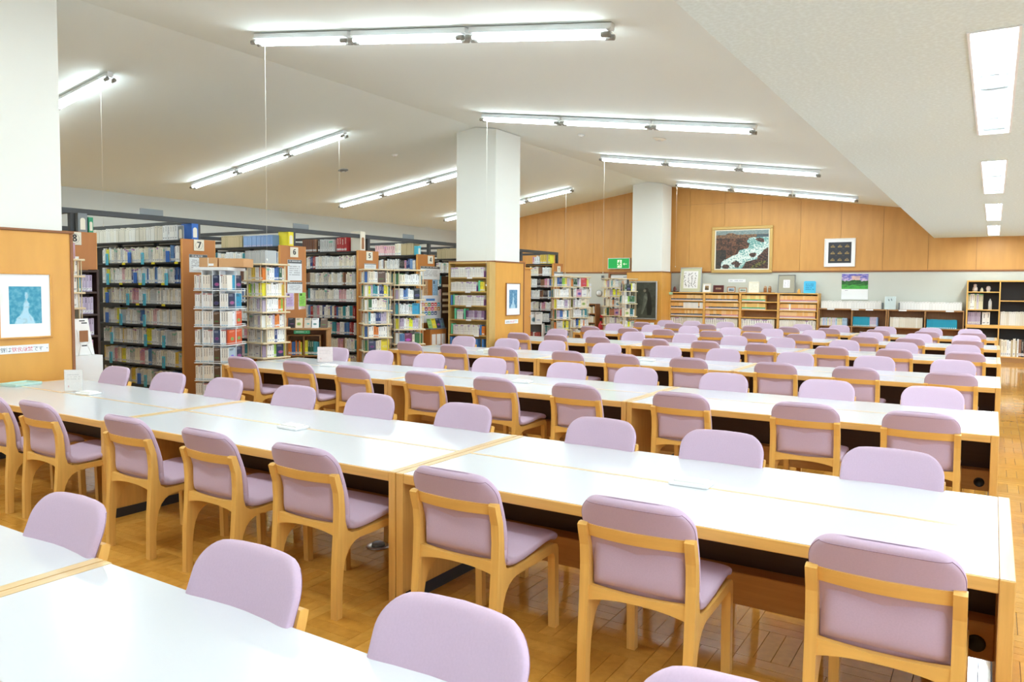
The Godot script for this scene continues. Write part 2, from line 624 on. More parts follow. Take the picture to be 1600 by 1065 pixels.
# fill a stretch of shelf with books. t: local x along the shelf (left to right as seen), z towards the reader.
# opt: x0, x1, h [min, max], w [min, max], d, kinds [names], name, cat, group, label (with %n for the ordinal and %c for the colour), stuff
func shelf(t: Transform3D, opt: Dictionary):
	var x: float = opt.x0
	var n := 0
	var kinds: Array = opt.kinds
	var run := 0
	var kind: String = kinds[0]
	var cell: int = 0
	while true:
		var w: float = rng.randf_range(opt.w[0], opt.w[1])
		if x + w > opt.x1:
			break
		if run <= 0:
			kind = kinds[rng.randi() % kinds.size()]
			run = 1 + rng.randi() % int(opt.get("run", 2))
			if spine_cells.has(kind):
				cell = spine_cells[kind][rng.randi() % spine_cells[kind].size()]
		elif rng.randf() < 0.6 and spine_cells.has(kind):
			cell = spine_cells[kind][rng.randi() % spine_cells[kind].size()]
		run -= 1
		n += 1
		var h: float = rng.randf_range(opt.h[0], opt.h[1])
		var d: float = opt.d * rng.randf_range(0.93, 1.0)
		var lean: float = opt.get("lean", 0.0)
		var b := Basis(Vector3(w - 0.0012, 0, 0), Vector3(0, h, 0), Vector3(0, 0, d))
		if lean != 0.0:
			b = Basis(Vector3.BACK, -lean) * b
		var tr := Transform3D(b, Vector3(x + w / 2, 0.001, rng.randf_range(-0.012, 0.0)))
		var isface: bool = kind == "FACE"
		var fc: Array = opt.get("covers", range(24))
		var msh: ArrayMesh = face_mesh[fc[rng.randi() % fc.size()]] if isface else book_mesh[cell]
		if isface:
			var fw: float = opt.get("fw", h * 0.7)
			if x + fw > opt.x1:
				x += w
				continue
			tr = Transform3D(Basis(Vector3(fw, 0, 0), Vector3(0, h, 0), Vector3(0, 0, 0.02)), Vector3(x + fw / 2, 0.001, -0.004))
			w = fw + 0.004
		if opt.has("stuff"):
			var key: String = opt.stuff + ("_face_out" if isface else "")
			if not stuff.has(key):
				var s := SurfaceTool.new()
				s.begin(Mesh.PRIMITIVE_TRIANGLES)
				stuff[key] = [s, m.covers if isface else m.books, opt.label + (" shown with covers facing out" if isface else ""), opt.group]
			stuff[key][0].append_from(msh, 0, t * tr)
		else:
			var o = obj(opt.name, msh, m.covers if isface else m.books)
			o.transform = t * tr
			var cn := kind
			if isface:
				cn = "face-out"
			elif kind in ["annual", "greenannual", "pinkannual"]:
				cn = {"annual": "orange and navy", "greenannual": "orange and green", "pinkannual": "orange and pink"}[kind]
			elif kind in ["case", "file", "report", "plain"]:
				cn = "white"
			elif kind == "stripe":
				cn = "pastel striped"
			elif kind == "sea":
				cn = "sea blue"
			elif kind == "sky":
				cn = "light blue"
			elif kind == "grey volume":
				cn = "grey"
			tag(o, opt.label.replace("%n", nth(n)).replace("%c", cn), opt.get("cat", "book"), opt.get("group", ""))
		x += w + (h * sin(lean) * 0.0)

# ------------------------------------------------------------------ lettering
const GLYPH := {
	"図": "0090 9099 9909 0900 3244 5254 7228 4578",
	"書": "2080 0292 2484 0595 5056 2676 2629 7679 2979 2878",
	"館": "2003 2042 1343 1349 4346 1646 1939 5191 5153 9193 7071 6383 8386 6386 6369 6989 8689 6686",
	"は": "1019 4292 7077 7748 4869 6997",
	"飲": "2003 2042 1343 1349 4346 1646 1939 6052 5291 9183 7376 7359 7399",
	"食": "5003 5093 3363 2474 2429 7476 2676 2959 5699",
	"厳": "2031 5051 8071 1393 1309 3353 3539 5559 3757 6476 7494 6499 8469",
	"禁": "0141 2024 2103 2143 5191 7074 7153 7193 2565 0787 5759 3819 7899",
	"で": "0191 7145 4547 4769 6989 7374 8384",
	"す": "0292 5057 3464 3436 3655 5759 5949",
	"日": "2080 2029 8089 2989 2585",
	"本": "0393 5059 5308 5398 3777",
	"文": "5052 0292 8209 2299",
	"学": "2031 5051 8071 0292 0204 9294 3464 6455 5558 5848 0696",
}

func line_on(im: Image, a: Vector2, b: Vector2, w: int, col: Color):
	var n := int(maxf(a.distance_to(b), 1.0)) + 1
	for i in n + 1:
		var p := a.lerp(b, i / float(n))
		im.fill_rect(Rect2i(int(p.x) - w / 2, int(p.y) - w / 2, w, w).intersection(Rect2i(0, 0, im.get_width(), im.get_height())), col)

func write_on(im: Image, text: String, x: float, y: float, size: float, cols: Array, w := 3):
	for i in text.length():
		var g: String = GLYPH.get(text[i], "")
		for q in g.split(" ", false):
			var a := Vector2(q[0].to_int(), q[1].to_int()) / 9.0
			var b := Vector2(q[2].to_int(), q[3].to_int()) / 9.0
			line_on(im, Vector2(x + i * size * 1.16, y) + a * size, Vector2(x + i * size * 1.16, y) + b * size, w, cols[i % cols.size()])

func tex_mat(im: Image, rough := 0.6) -> StandardMaterial3D:
	var k := StandardMaterial3D.new()
	k.albedo_texture = ImageTexture.create_from_image(im)
	k.roughness = rough
	return k

func img(w: int, h: int, c: Color) -> Image:
	var im := Image.create_empty(w, h, false, Image.FORMAT_RGB8)
	im.fill(c)
	return im

# small print suggested by rows of dashes
func print_rows(im: Image, r: Rect2i, rows: int, col: Color, sd := 1):
	var g := RandomNumberGenerator.new()
	g.seed = sd
	var rh := r.size.y / float(rows)
	for i in rows:
		var x := r.position.x
		while x < r.end.x - 4:
			var w := 3 + g.randi() % 9
			if g.randf() < 0.8:
				im.fill_rect(Rect2i(x, r.position.y + int(i * rh), mini(w, r.end.x - x), maxi(1, int(rh * 0.45))), col)
			x += w + 2

func text_mesh(t: String, h: float, font := "Droid Sans") -> TextMesh:
	var f := SystemFont.new()
	f.font_names = PackedStringArray([font])
	f.font_weight = 700
	var tm := TextMesh.new()
	tm.text = t
	tm.font = f
	tm.font_size = 64
	tm.pixel_size = h / 48.0
	tm.depth = 0.002
	return tm

# ------------------------------------------------------------------ lamps
func roof(x: float) -> float:
	return 4.643 - 0.1475 * (x + 8.3) if x > -8.3 else 4.655 + 0.146 * (x + 8.3)

func make_batten() -> Node3D:
	var t = thing("ceiling_light", "", "ceiling light")
	obj("body", bx(Vector3(0, -0.028, 0), Vector3(1.452, 0.056, 0.075), 0.006), m.whitemetal, t)
	var refl := st()
	box(refl, Vector3(0, -0.061, 0), Vector3(1.40, 0.006, 0.13), 0.002)
	obj("reflector", fin(refl), m.whitemetal, t)
	for sz in [-1, 1]:
		obj("tube", tube([Vector3(-0.672, -0.10, sz * 0.045), Vector3(0.672, -0.10, sz * 0.045)], 0.0165, 8), m.tube, t)
		for sx in [-1, 1]:
			var s := st()
			box(s, Vector3(sx * 0.704, -0.076, sz * 0.045), Vector3(0.036, 0.066, 0.034), 0.004)
			fin(s)
			s.append_from(tube([Vector3(sx * 0.655, -0.10, sz * 0.045), Vector3(sx * 0.727, -0.10, sz * 0.045)], 0.025, 12).commit(), 0, Transform3D())
			obj("lamp_holder", s, m.holder, t)
	return t

func area(parent: Node3D, at: Vector3, size: Vector2, energy: float):
	var l := AreaLight3D.new()
	l.name = "glow"
	l.area_size = size
	l.light_energy = energy
	l.light_color = c8(238, 252, 255)
	l.area_range = 40.0
	l.area_attenuation = 2.0
	l.shadow_enabled = true
	parent.add_child(l, true)
	l.position = at
	l.rotation.x = -PI / 2

const BATTEN := 1.7
const TROFFER := 1.3
func lamps():
	var proto = make_batten()
	area(proto, Vector3(0, -0.122, 0), Vector2(1.38, 0.12), BATTEN)
	var first := true
	var rows := []
	for z in [-5.87, -10.39, -14.83, -19.4]:
		rows.append([z, -7.12, 1])
	for z in [-5.79, -10.08, -14.37, -18.8]:
		rows.append([z, -14.26, -1])
	rows.append([-1.35, -7.12, 1]); rows.append([3.2, -7.12, 1]); rows.append([-1.45, -14.26, -1])
	var rn := {1: 0, -1: 0}
	for r in rows:
		rn[r[2]] += 1
		for k in 3:
			var x: float = r[1] + 1.475 * (k + 0.5)
			var o: Node3D = proto
			var where := ["left", "middle", "right"]
			var side := "right hand slope" if r[2] == 1 else "left hand slope"
			var label: String = "%s twin-tube batten of the %s row on the %s of ceiling" % [where[k], nth(rn[r[2]]), side]
			if r[0] > -2:
				label = "%s twin-tube batten overhead %s on the %s" % [where[k], "behind the viewpoint" if r[0] > 0 else "near the viewpoint", side]
			if first:
				first = false
				o.set_meta("label", label)
				o.set_meta("group", "fluorescent battens")
			else:
				o = copy(proto, Vector3.ZERO, 0, label, "fluorescent battens")
			o.position = Vector3(x, roof(x) - 0.004, r[0])
			o.rotation.z = atan(-0.1475 if r[2] == 1 else 0.146)
	# recessed fittings in the flat soffit
	var fits := [[-4.57, -7.53], [-9.07, -12.02], [-13.46, -16.55], [-17.82, -20.8], [-0.1, -3.05]]
	for i in fits.size():
		var z0: float = fits[i][0]
		var z1: float = fits[i][1]
		var ln := z0 - z1
		var nm: String = ["nearest recessed twin-tube light in the flat soffit", "second recessed twin-tube light along the flat soffit", "third recessed twin-tube light along the flat soffit", "farthest recessed twin-tube light by the back wall", "recessed twin-tube light overhead beside the viewpoint"][i]
		var t = thing("recessed_light", nm, "ceiling light", Vector3(-0.043, 2.94, (z0 + z1) / 2), 0, "recessed soffit lights")
		var hs := st()
		box(hs, Vector3(0, 0.122, 0), Vector3(0.214, 0.01, ln - 0.012))
		for sx in [-1, 1]:
			box(hs, Vector3(sx * 0.104, 0.061, 0), Vector3(0.006, 0.12, ln - 0.012))
		for sz in [-1, 1]:
			box(hs, Vector3(0, 0.061, sz * (ln / 2 - 0.01)), Vector3(0.2, 0.12, 0.006))
		obj("housing", fin(hs), m.whitemetal, t)
		obj("divider", bx(Vector3(0, 0.06, 0), Vector3(0.2, 0.11, 0.008)), m.whitemetal, t)
		var rim := st()
		for sx in [-1, 1]:
			box(rim, Vector3(sx * 0.111, -0.003, 0), Vector3(0.014, 0.006, ln + 0.014))
		for sz in [-1, 1]:
			box(rim, Vector3(0, -0.003, sz * (ln / 2)), Vector3(0.21, 0.006, 0.014))
		obj("rim", fin(rim), m.whitemetal, t)
		for k in [-1, 1]:
			var zc: float = k * ln / 4
			var hl := ln / 4 - 0.07
			for sx in [-1, 1]:
				obj("tube", tube([Vector3(sx * 0.045, 0.045, zc - hl), Vector3(sx * 0.045, 0.045, zc + hl)], 0.016, 8), m.tube, t)
			for sz in [-1, 1]:
				obj("lamp_holder", bx(Vector3(0, 0.065, zc + sz * (hl + 0.02)), Vector3(0.15, 0.085, 0.03), 0.006), m.greymetal, t)
			area(t, Vector3(0, 0.022, zc), Vector2(0.17, hl * 2.0), TROFFER)

# ------------------------------------------------------------------ the room
func prism(s: SurfaceTool, poly: PackedVector2Array, z0: float, z1: float):
	var pl := poly
	if Geometry2D.is_polygon_clockwise(pl):
		pl.reverse()
	var tr := Geometry2D.triangulate_polygon(pl)
	for side in [[z0, 1.0 if z0 > z1 else -1.0], [z1, -1.0 if z0 > z1 else 1.0]]:
		for i in range(0, tr.size(), 3):
			var pts := []
			for k in 3:
				pts.append(Vector3(pl[tr[i + k]].x, pl[tr[i + k]].y, side[0]))
			face(s, pts, Vector3(0, 0, side[1]))
	for i in pl.size():
		var a := pl[i]
		var b := pl[(i + 1) % pl.size()]
		face(s, [Vector3(a.x, a.y, z0), Vector3(b.x, b.y, z0), Vector3(b.x, b.y, z1), Vector3(a.x, a.y, z1)], Vector3(b.y - a.y, -(b.x - a.x), 0))

func V(a: Array) -> PackedVector2Array:
	var p := PackedVector2Array()
	for q in a:
		p.append(Vector2(q[0], q[1]))
	return p

const RIGHT := 3.2
const FRONT := 5.2
func shell():
	var s := st()
	# floor with basket-weave parquet
	var fl = struct("floor", bb(Vector3(LEFT - 0.1, -0.2, BACK - 0.1), Vector3(RIGHT + 0.1, FL - 0.0045, FRONT + 0.1)), m.floorbase)
	var B := 0.304
	var W := B / 4.0
	var rest := st()
	var n_single := 0
	var i0 := int(floor((LEFT) / B))
	for i in range(i0, int(ceil(RIGHT / B))):
		for j in range(int(floor(BACK / B)), int(ceil(FRONT / B))):
			var along_x := (i + j) % 2 == 0
			for k in 4:
				var c := Vector2(i * B + B / 2, j * B + B / 2)
				var sz := Vector2(B, W) if along_x else Vector2(W, B)
				if along_x:
					c.y += (k - 1.5) * W
				else:
					c.x += (k - 1.5) * W
				if c.x < LEFT + 0.16 or c.x > RIGHT - 0.16 or c.y < BACK + 0.16 or c.y > FRONT - 0.16:
					continue
				var single: bool = n_single < 296 and c.x > -3.3 and c.x < 0.62 and c.y < -1.56 and c.y > -3.0
				var tone := Color(0.83, 0.59, 0.25).lerp(Color(0.89, 0.66, 0.31), rng.randf()).srgb_to_linear()
				tone = tone * (0.93 + 0.12 * rng.randf())
				tone.a = 1.0
				var p := st() if single else rest
				var y0 := FL - 0.0045
				var hs := sz / 2 - Vector2(0.0004, 0.0004)
				var ht := sz / 2 - Vector2(0.0016, 0.0016)
				var lo := []
				var hi := []
				for q in [[-1, -1], [1, -1], [1, 1], [-1, 1]]:
					lo.append(Vector3(c.x + q[0] * hs.x, y0, c.y + q[1] * hs.y))
					hi.append(Vector3(c.x + q[0] * ht.x, FL + rng.randf_range(-0.0004, 0.0), c.y + q[1] * ht.y))
				p.set_color(tone)
				face(p, hi, Vector3.UP)
				for e in 4:
					var f := (e + 1) % 4
					var o: Vector3 = (lo[e] + lo[f]) / 2 - Vector3(c.x, y0, c.y)
					face(p, [lo[e], lo[f], hi[f], hi[e]], o)
				if single:
					n_single += 1
					obj("plank", fin(p), m.plank, fl)
	var ro = obj("parquet", fin(rest), m.plank, fl)
	ro.set_meta("kind", "stuff")
	# gabled ceiling and the lower flat soffit on the right
	s = st()
	prism(s, V([[LEFT, roof(LEFT)], [-8.3, 4.65], [-1.27, roof(-1.27)], [-1.27, roof(-1.27) + 0.15], [-8.3, 4.8], [LEFT, roof(LEFT) + 0.15]]), FRONT, BACK)
	struct("ceiling", fin(s), m.ceiling)
	s = st()
	struct("ceiling_soffit", bx(Vector3((-1.27 - 0.155) / 2, 3.3, (FRONT + BACK) / 2), Vector3(1.27 - 0.155, 0.72, FRONT - BACK)), m.soffit)
	struct("ceiling_soffit", bx(Vector3((RIGHT + 0.069) / 2, 3.3, (FRONT + BACK) / 2), Vector3(RIGHT - 0.069, 0.72, FRONT - BACK)), m.soffit)
	var zs := [FRONT, -0.1, -3.05, -4.57, -7.53, -9.07, -12.02, -13.46, -16.55, -17.82, -20.8, BACK]
	for i in range(0, zs.size(), 2):
		struct("ceiling_soffit", bx(Vector3(-0.043, 3.3, (zs[i] + zs[i + 1]) / 2), Vector3(0.224, 0.72, zs[i] - zs[i + 1])), m.soffit)
	for i in range(1, zs.size() - 1, 2):
		struct("ceiling_soffit", bx(Vector3(-0.043, 3.38, (zs[i] + zs[i + 1]) / 2), Vector3(0.224, 0.56, zs[i] - zs[i + 1])), m.soffit)
	# walls
	struct("wall_left", bb(Vector3(LEFT - 0.15, 0, BACK - 0.1), Vector3(LEFT, 4.0, FRONT + 0.1)), m.wall)
	var wr = struct("wall_right", bb(Vector3(RIGHT, 2.6, BACK - 0.1), Vector3(RIGHT + 0.15, 4.0, FRONT + 0.1)), m.wall)
	obj("sill_wall", bb(Vector3(RIGHT, 0, BACK - 0.1), Vector3(RIGHT + 0.15, 0.35, FRONT + 0.1)), m.wall, wr)
	struct("ground", bb(Vector3(RIGHT + 0.15, -0.6, BACK - 20), Vector3(RIGHT + 40, -0.3, FRONT + 20)), mat(c8(230, 230, 226), 0.9))
	var wz := FRONT
	var wn := 0
	while wz - 2.6 > BACK:
		obj("pier", bb(Vector3(RIGHT, 0.35, wz), Vector3(RIGHT + 0.15, 2.6, wz - 0.5)), m.wall, wr)
		wn += 1
		var a := wz - 0.5
		var b := wz - 2.6
		s = st()
		for q in [[a, a - 0.05, 0.35, 2.6], [b + 0.05, b, 0.35, 2.6], [a, b, 0.35, 0.40], [a, b, 2.55, 2.6], [(a + b) / 2 + 0.025, (a + b) / 2 - 0.025, 0.35, 2.6]]:
			box(s, Vector3(RIGHT + 0.07, (q[2] + q[3]) / 2, (q[0] + q[1]) / 2), Vector3(0.06, q[3] - q[2], q[0] - q[1]), 0.003)
		var wf = struct("window_%d" % wn, fin(s), m.metal)
		obj("pane", bb(Vector3(RIGHT + 0.067, 0.40, a - 0.05), Vector3(RIGHT + 0.073, 2.55, b + 0.05)), m.acrylic, wf)
		wz -= 2.6
	obj("pier", bb(Vector3(RIGHT, 0.35, wz), Vector3(RIGHT + 0.15, 2.6, BACK - 0.1)), m.wall, wr)
	struct("wall_front", bb(Vector3(LEFT - 0.1, 0, FRONT), Vector3(RIGHT + 0.1, 5.0, FRONT + 0.15)), m.wall)
	var wb = struct("wall_back", bb(Vector3(LEFT - 0.1, 0, BACK - 0.2), Vector3(RIGHT + 0.1, 5.0, BACK - 0.02)), m.cladding_dark)
	var seams := [LEFT, -14.46, -13.46, -12.46, -11.455, -10.45, -9.43, -8.42, -7.41, -6.41, -5.39, -4.38, -3.38, -2.39, -1.385, -0.375, 0.63, 1.64, 2.65, RIGHT]
	for i in seams.size() - 1:
		var a: float = seams[i] + 0.003
		var b: float = seams[i + 1] - 0.003
		var ya := minf(roof(a), 3.62) if a > -1.3 else roof(a)
		var yb := minf(roof(b), 3.62) if b > -1.3 else roof(b)
		var low := 2.165
		var poly := V([[a, low], [b, low], [b, yb], [a, ya]])
		if a < -8.3 and b > -8.3:
			poly = V([[a, low], [b, low], [b, yb], [-8.3, 4.65], [a, ya]])
		if maxf(ya, yb) > 4.06:
			var cutp := V([[a - 1, 0], [b + 1, 0], [b + 1, 4.058], [a - 1, 4.058]])
			var up := V([[a - 1, 4.062], [b + 1, 4.062], [b + 1, 9], [a - 1, 9]])
			for q in [cutp, up]:
				for piece in Geometry2D.intersect_polygons(poly, q):
					s = st()
					prism(s, piece, BACK, BACK - 0.02)
					obj("wood_panel", fin(s), m.panel, wb)
		else:
			s = st()
			prism(s, poly, BACK, BACK - 0.02)
			obj("wood_panel", fin(s), m.panel, wb)
	obj("pin_board", bb(Vector3(LEFT, 0.82, BACK - 0.02), Vector3(RIGHT, 2.125, BACK - 0.004)), m.board, wb)
	obj("wainscot", bb(Vector3(LEFT, FL, BACK - 0.02), Vector3(RIGHT, 0.80, BACK)), m.panel, wb)
	struct("trim_1", bb(Vector3(LEFT, 2.125, BACK - 0.02), Vector3(RIGHT, 2.163, BACK + 0.02), 0.004), m.cladding_dark)
	struct("trim_2", bb(Vector3(LEFT, 0.80, BACK - 0.02), Vector3(RIGHT, 0.825, BACK + 0.012), 0.003), m.cladding_dark)
	# the door behind the revolving racks
	var d = struct("door_1", bb(Vector3(-9.86, FL, BACK - 0.01), Vector3(-9.17, 2.06, BACK + 0.008)), m.whitemetal)
	var fr := st()
	box(fr, Vector3(-9.88, 1.05, BACK + 0.02), Vector3(0.06, 2.1, 0.07), 0.004)
	box(fr, Vector3(-9.15, 1.05, BACK + 0.02), Vector3(0.06, 2.1, 0.07), 0.004)
	box(fr, Vector3(-9.515, 2.13, BACK + 0.02), Vector3(0.79, 0.07, 0.07), 0.004)
	obj("frame", fin(fr), m.cladding_dark, d)
	var dn := img(192, 96, c8(226, 232, 236))
	print_rows(dn, Rect2i(110, 12, 70, 14), 1, c8(30, 34, 40), 3)
	print_rows(dn, Rect2i(20, 40, 150, 40), 4, c8(140, 160, 180), 4)
	obj("notice", card(0.6, 0.3, Transform3D(Basis(), Vector3(-9.5, 1.9, BACK + 0.012))), tex_mat(dn), d)

func columns():
	var defs := [[-3.10, -4.165, -3.2, -4.08], [-11.89, -12.92, -11.92, -12.78], [-20.33, -21.06, -20.36, -21.05]]
	for i in 3:
		var q = defs[i]
		var s := st()
		prism(s, V([[-8.74, 0.0], [-7.845, 0.0], [-7.845, roof(-7.845) - 0.004], [-8.3, 4.646], [-8.74, roof(-8.74) - 0.004]]), q[2], q[3])
		var c = struct("column", fin(s), m.column)
		var y0 := FL
		var y1 := 2.125 if i > 0 else 2.145
		var k := 0.022
		obj("cladding_panel", bb(Vector3(-7.82 - k, y0, q[0] - k), Vector3(-7.82, y1, q[1]), 0.002), m.cladding, c)
		obj("cladding_panel", bb(Vector3(-8.87, y0, q[0] - k), Vector3(-7.82, y1, q[0]), 0.002), m.cladding, c)
		obj("cladding_panel", bb(Vector3(-8.87, y0, q[1] + 0.001), Vector3(-8.87 + k, y1, q[0] - k), 0.002), m.cladding, c)
		obj("cladding_panel", bb(Vector3(-8.87 + k, y0, q[1]), Vector3(-7.82 - k, y1, q[1] + k), 0.002), m.cladding, c)
		var cap := st()
		box(cap, Vector3(-8.345, y1 + 0.012, (q[0] + q[1]) / 2), Vector3(1.08, 0.024, q[0] - q[1] + 0.03), 0.004)
		obj("ledge", fin(cap), m.cladding_dark, c)
		var tr := st()
		box(tr, Vector3(-7.816, (y0 + y1) / 2, q[1] + 0.012), Vector3(0.012, y1 - y0, 0.03), 0.003)
		obj("corner_strip", fin(tr), m.cladding_dark, c)
	# cupboard closing the gap behind the middle column
	var t = thing("cupboard", "tall plain wooden cupboard behind the middle column, small latch", "cupboard", Vector3(-8.33, FL, -13.08))
	obj("body", bx(Vector3(0, 1.0, 0), Vector3(0.98, 2.0, 0.27), 0.003), m.cupboard, t)
	obj("top", bx(Vector3(0.01, 2.015, 0), Vector3(1.02, 0.03, 0.28), 0.004), m.cladding, t)
	obj("door", bx(Vector3(0.495, 1.0, 0), Vector3(0.012, 1.94, 0.25), 0.002), m.cupboard, t)
	obj("latch", lathe([[0, 0], [0.014, 0.0], [0.014, 0.02], [0.0, 0.024]], 10, Vector3(0.51, 1.05, -0.09)), m.metal, t)

# ------------------------------------------------------------------ reading tables
func make_table() -> Node3D:
	var t = thing("reading_table", "", "table", Vector3.ZERO, 0, "white reading tables")
	var L := TLEN - 0.004
	var H := TY - FL
	for sx in [-1, 1]:
		var x: float = sx * (L / 2 - 0.0225)
		var ep = obj("end_panel", bx(Vector3(x, H / 2, 0), Vector3(0.045, H, TD), 0.003), m.wood1, t)
		obj("kick_plate", bx(Vector3(x - sx * 0.0245, 0.032, 0), Vector3(0.004, 0.064, TD - 0.05)), m.kick, ep)
		obj("end_strip", bx(Vector3(x, H + 0.0006, 0), Vector3(0.042, 0.0016, TD - 0.004)), m.striplight2, ep)
	var IL := L - 0.09
	var tt = obj("table_top", bx(Vector3(0, H - 0.026, 0), Vector3(IL, 0.050, TD - 0.006), 0.004), m.wood0, t)
	for sz in [-1, 1]:
		obj("laminate", bx(Vector3(0, H - 0.0005, sz * (TD / 4 + 0.0035)), Vector3(IL - 0.002, 0.003, TD / 2 - 0.022), 0.001), m.laminate, tt)
	obj("centre_strip", bx(Vector3(0, H - 0.0005, 0), Vector3(IL - 0.002, 0.0032, 0.024)), m.striplight, tt)
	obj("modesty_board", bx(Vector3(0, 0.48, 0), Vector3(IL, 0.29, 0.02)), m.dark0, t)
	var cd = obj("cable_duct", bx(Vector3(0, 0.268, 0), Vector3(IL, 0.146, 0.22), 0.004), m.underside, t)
	for sz in [-1, 1]:
		var s := SurfaceTool.new()
		s.begin(Mesh.PRIMITIVE_TRIANGLES)
		s.append_from(lathe([[0.0, 0.004], [0.02, 0.004], [0.024, 0.009], [0.03, 0.009], [0.034, 0.0]], 18).commit(), 0, Transform3D(Basis(Vector3.RIGHT, sz * PI / 2), Vector3(IL / 2 - 0.06, 0.255, sz * 0.11)))
		obj("grommet", s, m.black, cd)
	return t

const TP := ["left", "middle", "right"]
func row_name(r: int) -> String:
	return "front" if r < 0 else nth(r + 2)

func tables():
	var proto = make_table()
	proto.rotation.y = 0
	var used := false
	for r in range(-1, 6):
		var zn: float = -0.235 if r < 0 else ROWS[r]
		for k in 3:
			if r < 0 and k == 0:
				continue
			var dx := 0.0
			if r == 1: dx = -0.03
			if r == 3: dx = 0.02
			if r == 4: dx = 0.07 if k == 0 else 0.03
			var at := Vector3(XL + TLEN * (k + 0.5) + dx, FL, zn - TD / 2)
			var label: String = "white topped wooden reading table, %s in the %s row of tables" % [TP[k], row_name(r)]
			if not used:
				used = true
				proto.position = at
				proto.set_meta("label", label)
			else:
				copy(proto, at, 0, label, "white reading tables")

# ------------------------------------------------------------------ chairs
func shell_rows(prof: Array, half: float, thick: float, round_end: float, crown := 0.0) -> Array:
	# prof: [z, y] along the centre line, resampled; each row a rounded oblong across x
	var c := Curve3D.new()
	c.bake_interval = 0.012
	for i in prof.size():
		var p := Vector3(0, prof[i][1], prof[i][0])
		var a: Vector3 = Vector3(0, prof[maxi(i - 1, 0)][1], prof[maxi(i - 1, 0)][0])
		var b: Vector3 = Vector3(0, prof[mini(i + 1, prof.size() - 1)][1], prof[mini(i + 1, prof.size() - 1)][0])
		var tg := (b - a) / 5.0
		c.add_point(p, -tg, tg)
	var L := c.get_baked_length()
	var n := 22
	var rows := []
	for i in n + 1:
		var f: float = pow(i / float(n), 1.5) * L
		var p := c.sample_baked(f, true)
		var q := c.sample_baked(minf(f + 0.004, L), true)
		var q0 := c.sample_baked(maxf(f - 0.004, 0), true)
		var tg := (q - q0).normalized()
		var nr := Vector3(0, -tg.z, tg.y)
		# the free end is rounded in plan (corner radius) and in thickness
		var w := half
		if f < round_end:
			w = half - round_end + sqrt(maxf(0.0, round_end * round_end - (round_end - f) * (round_end - f)))
		var th := thick
		if f < thick * 0.5:
			th = thick * sqrt(maxf(0.02, 1.0 - pow(1.0 - f / (thick * 0.5), 2.0)))
		# crown: the middle of the free edge stands a little higher
		var ring := []
		for k in 28:
			var a := TAU * k / 28.0
			var cs := cos(a)
			var sn := sin(a)
			var ex := signf(cs) * pow(absf(cs), 0.30)
			var ez := signf(sn) * pow(absf(sn), 0.55)
			var up := -tg * crown * (1.0 - ex * ex * w * w / (half * half)) * clampf(1.0 - f / 0.12, 0.0, 1.0)
			ring.append(p + Vector3(ex * w, 0, 0) + nr * ez * th / 2 + up + Vector3(0, 0, (0.014 - 0.03 * pow(ex * w / half, 2.0)) * (1.0 if crown > 0.0 else 0.0) * clampf(1.4 - f / L, 0.0, 1.0)))
		rows.append(ring)
	var mid0 := Vector3.ZERO
	for v in rows[0]:
		mid0 += v
	rows.push_front(fill_point(mid0 / 28.0, 28))
	var mid1 := Vector3.ZERO
	for v in rows[-1]:
		mid1 += v
	rows.append(fill_point(mid1 / 28.0, 28))
	return rows

